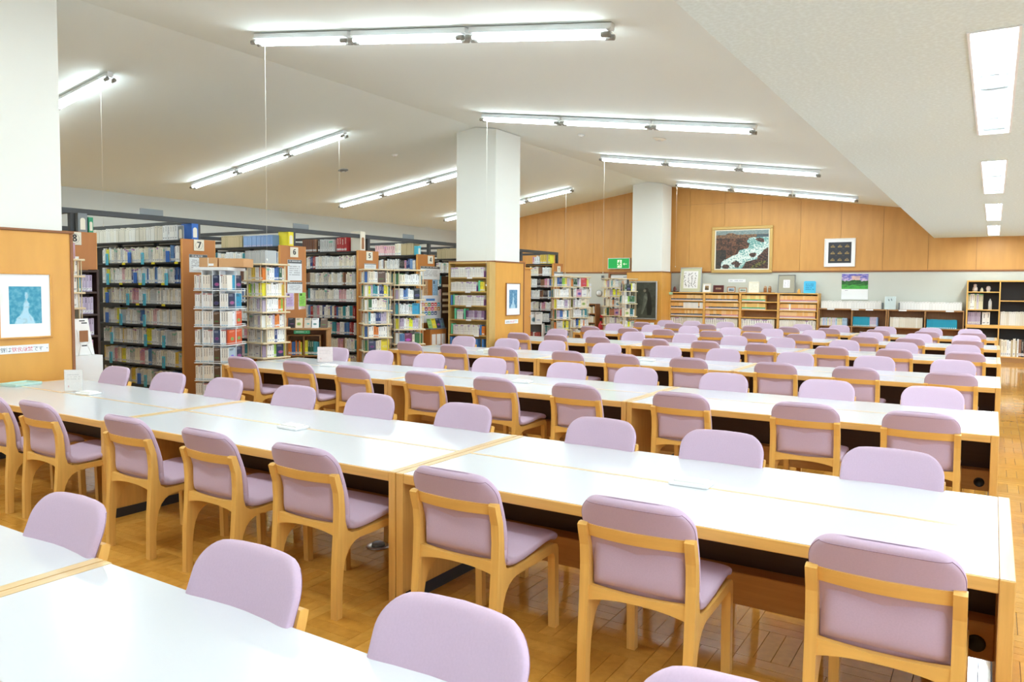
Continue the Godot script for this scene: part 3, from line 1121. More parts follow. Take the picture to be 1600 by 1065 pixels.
func make_chair() -> Node3D:
	var t = thing("reading_chair", "", "chair", Vector3.ZERO, 0, "mauve reading chairs")
	# upholstery
	var br_rows = shell_rows([[0.052, 0.825], [0.030, 0.775], [0.000, 0.70], [-0.030, 0.62], [-0.048, 0.55], [-0.055, 0.49], [-0.060, 0.445]], 0.226, 0.046, 0.098, 0.012)
	var br = obj("backrest", skin(br_rows, true), m.cloth, t)
	obj("seat", skin(shell_rows([[-0.512, 0.415], [-0.500, 0.436], [-0.46, 0.448], [-0.38, 0.446], [-0.28, 0.434], [-0.18, 0.426], [-0.11, 0.430], [-0.070, 0.452], [-0.058, 0.50]], 0.226, 0.046, 0.03), true), m.cloth, t)
	# padded panel between the rear posts, bulging backwards
	var rows := []
	for i in 15:
		var v := i / 14.0
		var ring := []
		for j in 19:
			var u := j / 18.0 * 2.0 - 1.0
			var e := 1.0 - pow(absf(u), 6.0)
			var f := 1.0 - pow(absf(v * 2.0 - 1.0), 5.0)
			var y := 0.463 + 0.20 * v
			var zb := lerpf(-0.03, -0.028, v)
			ring.append(Vector3(u * 0.188, y, zb + 0.034 * sqrt(maxf(0.0, e * f))))
		rows.append(ring)
	obj("back_pad", skin(rows, false), m.cloth, t)
	# seam round the back, a little inside the edge
	var path := []
	for i in range(14, 4, -1):
		path.append(br_rows[i][15])
	for k in range(15, 28):
		path.append(br_rows[4][k])
	for i in range(5, 15):
		path.append(br_rows[i][27])
	obj("piping", tube(path, 0.0013, 5), m.seam, br)
	# wooden frame
	var rear := V([[0.030, 0], [0.026, 0.25], [0.014, 0.41], [0.008, 0.54], [0.014, 0.62], [0.030, 0.672], [0.038, 0.704], [0.024, 0.712], [0.006, 0.712], [-0.008, 0.67], [-0.024, 0.62], [-0.032, 0.55], [-0.036, 0.47], [-0.050, 0.425], [-0.080, 0.406], [-0.125, 0.402], [-0.135, 0.366], [-0.105, 0.359], [-0.075, 0.343], [-0.050, 0.316], [-0.032, 0.278], [-0.021, 0.23], [-0.014, 0.17], [-0.011, 0]])
	var rail := V([[-0.125, 0.402], [-0.30, 0.406], [-0.455, 0.412], [-0.455, 0.372], [-0.30, 0.368], [-0.135, 0.366]])
	var front := V([[-0.455, 0.412], [-0.478, 0.411], [-0.496, 0.402], [-0.506, 0.382], [-0.520, 0], [-0.482, 0], [-0.472, 0.34], [-0.468, 0.358], [-0.455, 0.372]])
	for sx in [-1, 1]:
		for part in [["rear_leg", rear, m.chair1], ["side_rail", rail, m.chair2], ["front_leg", front, m.chair1]]:
			var s := st()
			slab(s, part[1], sx * 0.211 - 0.019, sx * 0.211 + 0.019, 0.003)
			obj(part[0], fin(s), part[2], t)
	# bent top rail and arched lower rail
	var s1 := st()
	var s2 := st()
	var n := 14
	for i in n:
		var q := []
		var q2 := []
		for e in [0, 1]:
			var u: float = (i + e) / float(n) * 2.0 - 1.0
			var z := 0.014 + 0.028 * (1.0 - u * u)
			q.append([Vector3(u * 0.192, 0.708, z + 0.010), Vector3(u * 0.192, 0.708, z - 0.010), Vector3(u * 0.192, 0.660, z - 0.022), Vector3(u * 0.192, 0.660, z - 0.002)])
			var yb := 0.404 + 0.020 * (1.0 - pow(absf(u), 2.4))
			q2.append([Vector3(u * 0.192, 0.462 - 0.010 * (1 - u * u), 0.006), Vector3(u * 0.192, 0.462 - 0.010 * (1 - u * u), -0.020), Vector3(u * 0.192, yb, -0.016), Vector3(u * 0.192, yb, 0.008)])
		for k in 4:
			var k2 := (k + 1) % 4
			for pr in [[s1, q], [s2, q2]]:
				var cen: Vector3 = (pr[1][0][0] + pr[1][0][2]) / 2
				face(pr[0], [pr[1][0][k], pr[1][1][k], pr[1][1][k2], pr[1][0][k2]], (pr[1][0][k] + pr[1][0][k2]) / 2 - cen)
	obj("top_rail", fin(s1), m.chair0, t)
	obj("lower_rail", fin(s2), m.chair0, t)
	return t

# x of every chair, per row: near side (backs to us) and far side (facing us)
const NEAR := [
	[-6.02, -5.385, -4.355, -3.58, -2.85, -1.935, -1.095, -0.262],
	[-7.01, -6.14, -5.35, -4.45, -3.67, -2.87, -1.98, -1.08, -0.37],
	[-7.08, -6.29, -5.48, -4.51, -3.77, -2.94, -1.97, -1.17, -0.32],
	[-7.07, -6.33, -5.53, -4.52, -3.71, -2.88, -1.90, -1.11, -0.28],
	[-7.11, -6.25, -5.50, -4.54, -3.74, -2.93, -1.86, -1.16, -0.33],
	[-7.07, -6.29, -5.51, -4.48, -3.71, -2.90, -1.96, -1.09, -0.31]]
const FAR := [
	[-7.02, -6.16, -5.42, -4.57, -3.78, -2.95, -1.94, -1.22, -0.39],
	[-7.08, -6.34, -5.56, -4.70, -3.74, -2.96, -2.09, -1.19, -0.39],
	[-7.18, -6.34, -5.55, -4.65, -3.77, -2.98, -2.07, -1.17, -0.36],
	[-7.11, -6.31, -5.52, -4.55, -3.69, -2.92, -1.96, -1.15, -0.35],
	[-7.23, -6.34, -5.49, -4.61, -3.76, -2.96, -1.94, -1.14, -0.38],
	[-7.04, -6.36, -5.51, -4.61, -3.72, -2.93, -1.99, -1.11, -0.38]]

func chairs():
	var proto = make_chair()
	var used := false
	var all := []
	for r in 6:
		var zn: float = ROWS[r]
		for k in NEAR[r].size():
			all.append([NEAR[r][k], zn + 0.285 + rng.randf_range(-0.012, 0.012), rng.randf_range(-0.03, 0.02), "mauve chair with its back to us, %s from the right in the %s table row" % [nth(NEAR[r].size() - k), row_name(r)]])
		for k in FAR[r].size():
			all.append([FAR[r][k], zn - TD + 0.012 + rng.randf_range(-0.015, 0.015), PI + rng.randf_range(-0.03, 0.03), "mauve chair facing us across the table, %s from the right in the %s table row" % [nth(FAR[r].size() - k), row_name(r)]])
	var fx := [-2.80, -1.82, -1.08, -0.38]
	for k in 4:
		all.append([fx[k], -1.425 - 0.06 + 0.045, PI, "mauve chair facing us behind the front table, %s from the right" % nth(4 - k)])
	for a in all:
		var o: Node3D = proto
		if used:
			o = copy(proto, Vector3.ZERO, 0, a[3], "mauve reading chairs")
		used = true
		o.set_meta("label", a[3])
		o.position = Vector3(a[0], FL, a[1])
		o.rotation.y = a[2]

# ------------------------------------------------------------------ book stacks on the left
const ZF := {8: -4.63, 7: -6.286, 6: -7.935, 5: -9.61, 4: -11.2, 3: -12.9, 2: -14.6, 1: -16.42}
const NAMES := {8: "eight", 7: "seven", 6: "six", 5: "five", 4: "four", 3: "three", 2: "two", 1: "one"}
const XE := -9.1
const BOARDS := [2.25, 1.955, 1.67, 1.385, 1.095, 0.82, 0.535, 0.25]

func make_range(n: int, bays: int):
	var zf: float = ZF[n]
	var depth := 0.50
	var t = thing("book_stack", "black metal book stack with a brown wooden end panel, number %s from the far end" % NAMES[n], "bookcase", Vector3(XE, 0, zf))
	obj("end_panel", bx(Vector3(-0.018, (2.262 + FL) / 2, -depth / 2), Vector3(0.034, 2.262 - FL, depth), 0.003), m.endpanel, t)
	for z in [0.004, -depth - 0.004]:
		obj("edge_strip", bx(Vector3(-0.018, (2.262 + FL) / 2, z), Vector3(0.034, 2.262 - FL, 0.008)), m.endedge, t)
	for b in bays + 1:
		obj("upright", bx(Vector3(-0.06 - b * 0.9, (2.25 + FL) / 2, -depth / 2), Vector3(0.04, 2.25 - FL, 0.06), 0.003), m.blackmetal, t)
	for b in bays:
		obj("back_panel", bx(Vector3(-0.06 - (b + 0.5) * 0.9, (2.22 + FL) / 2, -depth / 2), Vector3(0.86, 2.2 - FL, 0.006)), m.blackmetal, t)
	for y in BOARDS:
		for side in [0, 1]:
			for b in bays:
				var zc: float = -0.12 if side == 0 else -depth + 0.12
				var s := st()
				box(s, Vector3(-0.06 - (b + 0.5) * 0.9, y - 0.009, zc), Vector3(0.892, 0.018, 0.235), 0.002)
				box(s, Vector3(-0.06 - (b + 0.5) * 0.9, y - 0.012, -0.004 if side == 0 else -depth + 0.004), Vector3(0.892, 0.024, 0.006), 0.001)
				obj("shelf_board", fin(s), m.blackmetal, t)
	return t

func at(x: float, y: float, z: float, turn := 0.0) -> Transform3D:
	return Transform3D(Basis(Vector3.UP, turn), Vector3(x, y, z))

func sign_mat(header: String, h: int, seed_n: int) -> StandardMaterial3D:
	var im := img(220, 300, c8(226, 230, 232))
	im.fill_rect(Rect2i(0, 0, 220, 52), c8(92, 96, 98))
	if header != "":
		write_on(im, header, 26, 12, 30, [Color(0.95, 0.95, 0.95)], 3)
	else:
		print_rows(im, Rect2i(20, 14, 180, 26), 1, Color(0.9, 0.9, 0.9), seed_n)
	print_rows(im, Rect2i(24, 90, 170, 150), 5, c8(150, 152, 156), seed_n + 1)
	return tex_mat(im, 0.3)

func card_arch(r: float, h: float) -> SurfaceTool:
	var a := PackedVector2Array()
	for k in 13:
		a.append(Vector2(cos(PI * k / 12.0) * r, h - r + sin(PI * k / 12.0) * r))
	a.append(Vector2(-r, 0.02)); a.append(Vector2(r, 0.02))
	var s := st()
	prism(s, a, 0.001, -0.001)
	return fin(s)

func number_plate(n: int, y: float, z: float):
	var t = thing("number_sign", "square cream number sign at the top of the end panel of book stack %s" % NAMES[n], "sign", Vector3(XE + 0.002, y, z), PI / 2)
	obj("plate", bx(Vector3(0, 0, 0.004), Vector3(0.158, 0.15, 0.008), 0.002), m.cream, t)
	if n > 6:
		var ring := lathe([[0.052, 0.0], [0.052, 0.001], [0.0545, 0.001], [0.0545, 0.0]], 40)
		var o = obj("ring", ring, m.black, t)
		o.rotation.x = PI / 2
		o.position.z = 0.008
	var d = obj("numeral", text_mesh(str(n), 0.085), m.black, t)
	d.position = Vector3(0, 0.002, 0.0095)

func shelf_list(n: int, kinds: Array, x_left: float, lo := 0, label_cat := "book"):
	for i in range(1, 8):
		var opt := {"x0": x_left, "x1": -0.055, "h": [0.188, 0.226], "w": [0.024, 0.046], "d": 0.19, "kinds": kinds, "name": "library_book", "group": "library books on stack %s" % NAMES[n], "run": 3,
			"label": "%%c spined book, %%n from the left, %s shelf down of book stack %s" % [nth(i + 1), NAMES[n]]}
		if i >= lo:
			opt.stuff = "books_on_stack_%s" % NAMES[n]
			opt.label = "rows of library books with pale and coloured spines on book stack %s" % NAMES[n]
		shelf(at(XE, BOARDS[i], ZF[n] - 0.012), opt)
	# the other face of the stack
	for i in range(1, 8):
		shelf(at(XE, BOARDS[i], ZF[n] - 0.488, PI), {"x0": 0.06, "x1": 1.8, "h": [0.175, 0.215], "w": [0.03, 0.06], "d": 0.18, "kinds": kinds, "run": 3, "stuff": "books_behind_stack_%s" % NAMES[n], "label": "library books seen through the gaps on the rear face of stack %s" % NAMES[n], "group": "library books on stack %s" % NAMES[n]})

func stacks():
	for n in ZF:
		make_range(n, 3 if n > 6 else 2)
	var mixed := ["cream", "white", "white", "cream", "pale grey", "white", "pink", "blue", "cream", "white", "brown", "teal", "white", "black"]
	var lively := ["cream", "white", "red", "cream", "teal", "brown", "pink", "cream", "white", "pale grey", "white", "blue", "cream", "white"]
	shelf_list(7, ["cream", "cream", "white", "cream", "white", "white", "cream", "white", "cream", "pale grey", "cream", "pink", "white", "yellow", "pale grey", "blue", "cream"], -1.93, 7)
	shelf_list(6, mixed, -1.6)
	shelf_list(5, lively, -1.35)
	shelf_list(4, mixed + ["blue", "sky"], -1.1)
	shelf_list(3, mixed, -0.9)
	shelf_list(2, mixed, -0.9)
	shelf_list(1, mixed + ["black", "blue"], -0.75)
	# volumes standing along the tops
	var big := {"h": [0.19, 0.205], "w": [0.045, 0.062], "d": 0.2, "run": 9, "name": "bound_volume", "group": "bound volumes along the stack tops"}
	var tops := [
		[7, -2.25, -0.5, ["report"], [0.185, 0.205]], [7, -0.5, -0.16, ["white"], [0.2, 0.205]],
		[6, -1.44, -0.92, ["tan"], [0.185, 0.19]], [6, -0.9, -0.16, ["sky"], [0.17, 0.175]],
		[5, -1.4, -1.0, ["brown", "black"], [0.22, 0.23]], [5, -1.0, -0.55, ["black", "green", "pale grey"], [0.2, 0.24]], [5, -0.55, -0.28, ["white", "red", "blue"], [0.2, 0.25]],
		[4, -1.1, -0.6, ["pink", "pale grey", "teal"], [0.17, 0.2]], [4, -0.6, -0.1, ["cream", "tan"], [0.21, 0.225]],
		[3, -0.9, -0.1, ["cream", "tan"], [0.2, 0.22]], [1, -0.62, -0.4, ["pink", "white"], [0.16, 0.2]], [1, -0.4, -0.12, ["tan", "yellow"], [0.22, 0.23]]]
	var runs := {}
	for q in tops:
		var o := big.duplicate()
		runs[q[0]] = runs.get(q[0], 0) + 1
		o.x0 = q[1]; o.x1 = q[2]; o.kinds = q[3]; o.h = q[4]
		o.label = "%%c bound volume on stack %s's top, %%n in its run, run %s" % [NAMES[q[0]], nth(runs[q[0]])]
		shelf(at(XE, 2.25, ZF[q[0]] - 0.04), o)
	# magazine files and large boards on the tops
	var fm := [[7, 0.0, -0.20, "blue", 0.21, 0.10, "blue file box on top of stack seven beside the frame post"], [8, 0.0, -0.35, "greymetal", 0.22, 0.11, "grey magazine file box with arched cut-out on top of stack eight"], [8, 0.0, -0.447, "green", 0.18, 0.055, "small green file box on top of stack eight"], [6, 0.0, -0.22, "yellow", 0.21, 0.10, "yellow file box on top of stack six beside the frame post"], [5, -0.05, -0.18, "cream", 0.34, 0.12, "tall cream file box on top of stack five"], [4, -0.05, -0.12, "cyan", 0.17, 0.09, "teal file box on top of stack four"]]
	for q in fm:
		var t = thing("file_box", q[6], "file box", Vector3(XE + q[1] - 0.12, 2.262 if q[1] == 0.0 else 2.25, ZF[q[0]] + q[2]))
		var w: float = q[5]
		var h: float = q[4]
		var s := st()
		# a box with an arched opening in the side that faces the aisle
		var outer := V([[-w / 2, 0], [w / 2, 0], [w / 2, h], [-w / 2, h]])
		slab(s, outer, -0.115, 0.108)
		obj("body", fin(s), m[q[3]], t)
		var a := PackedVector2Array()
		var r := minf(0.03, w * 0.3)
		for k in 13:
			a.append(Vector2(cos(PI * k / 12.0) * r, h * 0.62 + sin(PI * k / 12.0) * r))
		a.append(Vector2(-r, h * 0.12)); a.append(Vector2(r, h * 0.12))
		s = st()
		slab(s, a, 0.108, 0.111)
		obj("arched_opening", fin(s), m.cream if q[3] != "cream" else m.brown1, t)
	var ge = thing("bookend", "grey metal bookend with an arched hole on top of stack seven", "bookend", Vector3(-9.17, 2.25, -6.31))
	obj("plate", bx(Vector3(0, 0.09, 0), Vector3(0.12, 0.18, 0.004), 0.001), m.greymetal, ge)
	obj("foot", bx(Vector3(0, 0.002, -0.05), Vector3(0.12, 0.004, 0.1)), m.greymetal, ge)
	obj("arched_opening", card_arch(0.03, 0.14), m.cream, ge).position = Vector3(0, 0.0, 0.0035)
	# shelf markers: cyan and blue cards, yellow tags
	var div := [[-10.87, 1], [-10.0, 1], [-10.86, 2], [-9.98, 2], [-9.46, 2], [-10.37, 3], [-9.97, 3], [-10.55, 4], [-9.98, 4], [-10.79, 5], [-9.96, 5], [-9.54, 5], [-10.82, 6], [-9.55, 6], [-9.98, 7]]
	for q in div:
		var t = thing("shelf_marker", "cyan divider card projecting from the books, %s shelf down of stack seven, %s from left" % [nth(q[1] + 1), nth(rank(div, q, 0, 1))], "divider", Vector3(q[0], BOARDS[q[1]] - 0.03, ZF[7] + 0.006), 0, "cyan shelf dividers")
		obj("card", bx(Vector3(0, 0.085, 0), Vector3(0.062, 0.165, 0.012), 0.003), m.cyan, t)
		obj("print", bx(Vector3(0, 0.11, 0.0064), Vector3(0.012, 0.07, 0.0008)), m.seam, t)
	var blu := [[-10.32, 1], [-10.19, 2], [-10.9, 3], [-10.91, 4], [-9.43, 1], [-10.14, 7]]
	for q in blu:
		tag(obj("bookend", bx(Vector3(q[0], BOARDS[q[1]] + 0.075, ZF[7] - 0.0), Vector3(0.07, 0.15, 0.014), 0.003), m.blue), "blue plastic bookend on the %s shelf down of stack seven, %s from left" % [nth(q[1] + 1), nth(rank(blu, q, 0, 1))], "bookend", "blue bookends")
	var tg := [[-10.46, 1], [-9.76, 1], [-9.24, 1], [-10.54, 2], [-10.07, 2], [-9.54, 2], [-10.14, 3], [-9.54, 3]]
	for q in tg:
		tag(obj("shelf_tag", bx(Vector3(q[0], BOARDS[q[1]] - 0.012, ZF[7] + 0.002), Vector3(0.075, 0.03, 0.004), 0.001), m.yellow), "yellow tag edging the %s shelf down of stack seven, %s from left" % [nth(q[1] + 1), nth(rank(tg, q, 0, 1))], "tag", "yellow shelf tags")
	# end panel signs
	number_plate(8, 2.18, -4.87); number_plate(7, 2.185, -6.53); number_plate(6, 2.165, -8.2); number_plate(5, 2.175, -9.88); number_plate(4, 2.17, -11.57); number_plate(1, 2.12, -16.68)
	var heads := [[7, -6.52, 1.94, 0.28, 0.24, "日本文学"], [6, -8.21, 1.89, 0.28, 0.32, ""], [6, -8.21, 1.625, 0.3, 0.17, ""], [5, -9.90, 2.0, 0.29, 0.09, ""], [4, -11.57, 1.92, 0.59, 0.25, ""], [1, -16.68, 1.92, 0.46, 0.28, ""]]
	for i in heads.size():
		var q = heads[i]
		var t = thing("guide_sign", "%s with a grey heading strip on the end panel of stack %s" % ["upper white list" if i != 2 else "lower white list", NAMES[q[0]]], "sign", Vector3(XE + 0.001, q[2], q[1]), PI / 2)
		obj("board", bx(Vector3(0, 0, 0.003), Vector3(q[3], q[4], 0.006), 0.001), m.white, t)
		obj("print", card(q[3] - 0.004, q[4] - 0.004, Transform3D(Basis(), Vector3(0, 0, 0.0065))), sign_mat(q[5], 0, i * 7 + 3), t)
	var pap := [[-8.11, 1.435, 0.14, 0.2, c8(206, 180, 220), "lilac paper notice in a clear pocket on stack six"], [-8.36, 1.44, 0.13, 0.21, c8(150, 214, 90), "lime green paper notice in a clear pocket on stack six"], [-11.72, 1.62, 0.16, 0.34, c8(150, 190, 220), "pale blue paper pocket hanging on stack four"], [-11.42, 1.62, 0.12, 0.3, c8(186, 150, 110), "clear leaflet holder hanging on stack four"]]
	for q in pap:
		var t = thing("notice", q[5], "notice", Vector3(XE + 0.001, q[1], q[0]), PI / 2)
		obj("pocket", bx(Vector3(0, -0.02, 0.002), Vector3(q[2] + 0.03, q[3] + 0.06, 0.003)), m.acrylic, t)
		var im := img(64, 96, q[4])
		print_rows(im, Rect2i(10, 30, 44, 56), 7, q[4].darkened(0.35), int(-q[0] * 10))
		im.fill_rect(Rect2i(8, 6, 20, 16), q[4].darkened(0.5))
		obj("sheet", card(q[2], q[3], Transform3D(Basis(), Vector3(0, 0, 0.005))), tex_mat(im), t)
	var lb = thing("label_board", "narrow dark brown board with a column of cream labels beside the pillar bookcase", "board", Vector3(-9.085, FL, -12.03), PI / 2)
	obj("board", bx(Vector3(0, 0.92, 0), Vector3(0.25, 1.84, 0.02), 0.002), m.dark1, lb)
	for y in [1.68, 1.52, 1.4, 1.29, 1.17]:
		obj("label", bx(Vector3(0.0, y - FL, 0.011), Vector3(0.21, 0.05, 0.002)), m.cream, lb)
	# colour-grid poster on stack four
	var t4 = thing("poster", "white poster with rows of small coloured squares on stack four", "poster", Vector3(XE + 0.001, 1.23, -11.58), PI / 2)
	var pim := img(256, 320, c8(222, 224, 230))
	pim.fill_rect(Rect2i(70, 36, 110, 26), c8(70, 130, 196))
	var pc := [[200, 44, 60], [214, 164, 56], [64, 140, 76], [190, 36, 50], [214, 60, 50], [50, 170, 210], [236, 186, 40], [150, 36, 66], [226, 104, 50], [200, 30, 90], [230, 150, 60], [186, 140, 60], [80, 116, 72], [40, 120, 180], [80, 170, 70], [36, 86, 140], [40, 66, 110]]
	for i in pc.size():
		var px := 16 + (i % 6) * 39
		var py := 84 + (i / 6) * 52
		pim.fill_rect(Rect2i(px, py, 33, 42), c8(pc[i][0], pc[i][1], pc[i][2]))
		pim.fill_rect(Rect2i(px + 9, py + 16, 15, 15), c8(238, 236, 232))
	obj("board", bx(Vector3(0, 0, 0.003), Vector3(0.64, 0.52, 0.006), 0.001), m.white, t4)
	obj("print", card(0.636, 0.516, Transform3D(Basis(), Vector3(0, 0, 0.0065))), tex_mat(pim), t4)
	# grey steel bracing frame over the stacks
	var f = thing("bracing_frame", "dark grey steel bracing frame running over the tops of the stacks", "frame")
	var zl := [-4.895, -6.583, -8.271, -9.95, -11.65, -13.35, -15.05, -16.76]
	for x in [-9.2, -12.1]:
		obj("beam", bb(Vector3(x - 0.03, 2.475, -16.79), Vector3(x + 0.03, 2.54, -3.0), 0.003), m.frame, f)
	for z in zl:
		obj("cross_beam", bb(Vector3(-15.5, 2.48, z - 0.025), Vector3(-9.23, 2.53, z + 0.025), 0.003), m.frame, f)
		for x in [-9.2, -12.1]:
			obj("post", bb(Vector3(x - 0.03, 2.2, z - 0.03), Vector3(x + 0.03, 2.478, z + 0.03), 0.003), m.frame, f)
	var pl := [[-5.92, "nearest to the left pillar"], [-8.44, "between stacks six and seven"], [-11.05, "just before stack four"]]
	for q in pl:
		tag(obj("sign_plate", bb(Vector3(-9.21, 2.53, q[0] - 0.16), Vector3(-9.2, 2.62, q[0] + 0.16), 0.002), m.greymetal), "blank grey plate on the frame beam " + q[1], "sign")

# ------------------------------------------------------------------ racks and bookcases in the aisle
func spinner(n: String, label: String, c: Vector2, turn: float, half: float, tiers: Array, opt: Dictionary):
	var t = thing(n, label, "book rack", Vector3(c.x, 0, c.y), turn)
	var base := lathe([[0.0, FL], [half * 1.1, FL], [half * 1.1, FL + 0.03], [0.05, FL + 0.07], [0.03, FL + 0.12], [0.03, tiers[0]], [0.0, tiers[0]]], 24)
	obj("pedestal", base, m.greymetal, t)
	for y in tiers:
		obj("shelf_board", bx(Vector3(0, y - 0.011, 0), Vector3(half * 2.25, 0.022, half * 2.25), 0.004), m.birch, t)
	for sx in [-1, 1]:
		for sz in [-1, 1]:
			for e in [[0.75, 1.0], [1.0, 0.75]]:
				obj("post", tube([Vector3(sx * half * e[0], tiers[-1] - 0.02, sz * half * e[1]), Vector3(sx * half * e[0], tiers[0], sz * half * e[1])], 0.006, 6), m.birch, t)
	var tr := Transform3D(Basis(Vector3.UP, turn), Vector3(c.x, 0, c.y))
	for i in range(1, tiers.size()):
		for sd in 4:
			var o := opt.duplicate()
			if sd > 1:
				o = {"stuff": "books_round_the_back_of_racks", "label": "paperbacks on the far faces of the revolving racks", "group": "paperbacks on the revolving racks", "h": opt.h, "w": opt.w, "d": opt.d, "kinds": opt.kinds}
			o.x0 = -half * 0.68 if sd % 2 == 0 else -half * 0.68
			o.x1 = half * 0.9
			if o.has("label2"):
				o.label = o.label2 + " %s tier, %s face, %%n from left" % [nth(i), "left" if sd == 0 else "right"]
			shelf(tr * Transform3D(Basis(Vector3.UP, PI / 2 * sd), Vector3.ZERO) * at(0, tiers[i], half * 0.97), o)
	return t

func racks():
	var cols := ["white", "cream", "white", "white", "lime", "white", "blue", "pale grey", "cream", "white", "teal", "white", "yellow", "cream", "lilac", "white", "green", "orange"]
	var o := {"h": [0.15, 0.185], "w": [0.026, 0.05], "d": 0.13, "kinds": cols + ["FACE"], "name": "paperback", "run": 2, "group": "paperbacks on the revolving racks"}
	var a := o.duplicate(); a.label2 = "%c paperback on the rack below stack six,"
	spinner("revolving_rack", "pale wooden revolving book rack between the white rack and stack six", Vector2(-8.45, -7.12), deg_to_rad(-4), 0.2, [1.945, 1.723, 1.51, 1.296, 1.081, 0.879, 0.677, 0.46], a)
	a = o.duplicate(); a.label2 = "%c paperback on the rack before stack five,"
	spinner("revolving_rack", "pale wooden revolving book rack standing before stack five", Vector2(-8.45, -9.32), deg_to_rad(-38), 0.21, [1.93, 1.712, 1.494, 1.276, 1.057, 0.843, 0.623, 0.4], a)
	a = o.duplicate(); a.label2 = "%c paperback on the rack before stack four,"
	spinner("revolving_rack", "pale wooden revolving book rack standing before stack four's poster", Vector2(-8.45, -10.11), deg_to_rad(-40), 0.24, [1.939, 1.688, 1.442, 1.19, 0.943, 0.695, 0.44], a)
	var far := {"h": [0.17, 0.21], "w": [0.028, 0.05], "d": 0.13, "kinds": cols + ["FACE", "FACE"], "run": 2, "stuff": "paperbacks_on_far_racks", "label": "paperbacks on the far revolving racks beyond the middle pillar", "group": "paperbacks on the revolving racks"}
	spinner("revolving_rack", "leftmost revolving rack beyond the middle pillar, before stack one", Vector2(-8.6, -15.89), deg_to_rad(-48), 0.2, [1.94, 1.699, 1.443, 1.186, 0.937, 0.687, 0.44], far)
	spinner("revolving_rack", "second revolving rack beyond the middle pillar, overlapped by its neighbour", Vector2(-8.8, -17.16), deg_to_rad(-50), 0.24, [1.94, 1.699, 1.443, 1.186, 0.937, 0.687, 0.44], far)
	spinner("revolving_rack", "revolving rack standing before the door under the exit sign", Vector2(-8.9, -19.5), deg_to_rad(-50), 0.24, [1.94, 1.694, 1.44, 1.178, 0.923, 0.669, 0.42], far)
	spinner("revolving_rack", "small revolving rack standing before the dark framed picture", Vector2(-8.3, -19.1), deg_to_rad(-50), 0.19, [1.924, 1.594, 1.263, 0.923, 0.6], far)
	spinner("revolving_rack", "revolving rack half hidden behind the left pillar", Vector2(-8.63, -4.46), deg_to_rad(-10), 0.168, [1.92, 1.74, 1.56, 1.39, 1.21, 1.03, 0.85], far)
	# white rack of boxed discs
	var tiers := [1.842, 1.584, 1.35, 1.124, 0.889, 0.661, 0.433, 0.205]
	var turn := deg_to_rad(24)
	var c := Vector2(-8.45, -6.37)
	var h := 0.23
	var t = thing("disc_rack", "white metal revolving rack of boxed audio discs before stack seven", "disc rack", Vector3(c.x, 0, c.y), turn)
	for i in tiers.size():
		obj("shelf_board", bx(Vector3(0, tiers[i] - (0.004 if i else -0.012), 0), Vector3(h * 2 + 0.01, 0.012 if i else 0.04, h * 2 + 0.01), 0.003), m.whitemetal, t)
	for i in range(1, tiers.size()):
		for sd in 4:
			var g := Basis(Vector3.UP, PI / 2 * sd)
			var s := st()
			box(s, g * Vector3(0, tiers[i] + 0.022, h), (g * Vector3(h * 2, 0.006, 0.004)).abs())
			obj("rail", fin(s), m.whitemetal, t)
			s = st()
			for x in ([-0.12, 0.024, 0.124] if sd % 2 == 0 else [-0.02]):
				box(s, g * Vector3(x, (tiers[i] + tiers[i - 1]) / 2, h * 0.7), (g * Vector3(0.004, tiers[i - 1] - tiers[i] - 0.02, h * 0.6)).abs())
			obj("partition", fin(s), m.whitemetal, t)
	obj("core", bx(Vector3(0, 0.95, 0), Vector3(0.18, 1.75, 0.18)), m.whitemetal, t)
	obj("foot", lathe([[0, FL], [0.2, FL], [0.2, FL + 0.03], [0.05, FL + 0.09], [0.05, 0.2], [0, 0.2]], 20), m.whitemetal, t)
	var tr := Transform3D(Basis(Vector3.UP, turn), Vector3(c.x, 0, c.y))
	for i in range(1, tiers.size()):
		var lab := " boxed disc set on the white rack, %s tier, " % nth(i)
		var base := {"h": [0.185, 0.19], "w": [0.03, 0.036], "d": 0.13, "name": "disc_case", "cat": "disc case", "group": "boxed discs on the white rack", "run": 3}
		for sec in [[-0.226, -0.125, ["case"], "left section, %n from left"], [-0.115, 0.022, ["case"], "second section, %n from left"], [0.026, 0.122, ["FACE"], "third section, cover showing"], [0.126, 0.226, ["case"], "right section, %n from left"]]:
			var q := base.duplicate()
			q.x0 = sec[0]; q.x1 = sec[1]; q.kinds = sec[2]; q.label = "%c" + lab + sec[3]
			if sec[2][0] == "FACE":
				q.w = [0.03, 0.03]
				q.fw = 0.094
				q.covers = [0, 9, 17, 22, 12, 20]
				q.h = [0.185, 0.186]
			shelf(tr * at(0, tiers[i] + 0.004, h - 0.006), q)
		var q2 := base.duplicate()
		q2.x0 = -0.2; q2.x1 = 0.2; q2.kinds = ["FACE"]; q2.w = [0.06, 0.06]; q2.fw = 0.17; q2.covers = [2, 7, 1, 15, 19, 0, 21]; q2.label = "%c" + lab + "right hand face, %n from left"
		shelf(tr * Transform3D(Basis(Vector3.UP, PI / 2), Vector3.ZERO) * at(0, tiers[i] + 0.004, h - 0.006), q2)
	# cartons on top of the rack
	var k = thing("carton", "flat brown cardboard carton on top of the white disc rack", "box", Vector3(-8.6, 1.88, -6.4), turn)
	obj("carton_body", bx(Vector3(0, 0.06, 0), Vector3(0.25, 0.12, 0.3), 0.003), m.card, k)
	obj("flap_tape", bx(Vector3(0, 0.06, 0.151), Vector3(0.01, 0.118, 0.001)), m.cream, k)
	obj("label", bx(Vector3(0.04, 0.03, 0.151), Vector3(0.07, 0.03, 0.001)), m.white, k)
	k = thing("carton", "longer brown carton on the disc rack, right of the taped one", "box", Vector3(-8.29, 1.88, -6.5), turn)
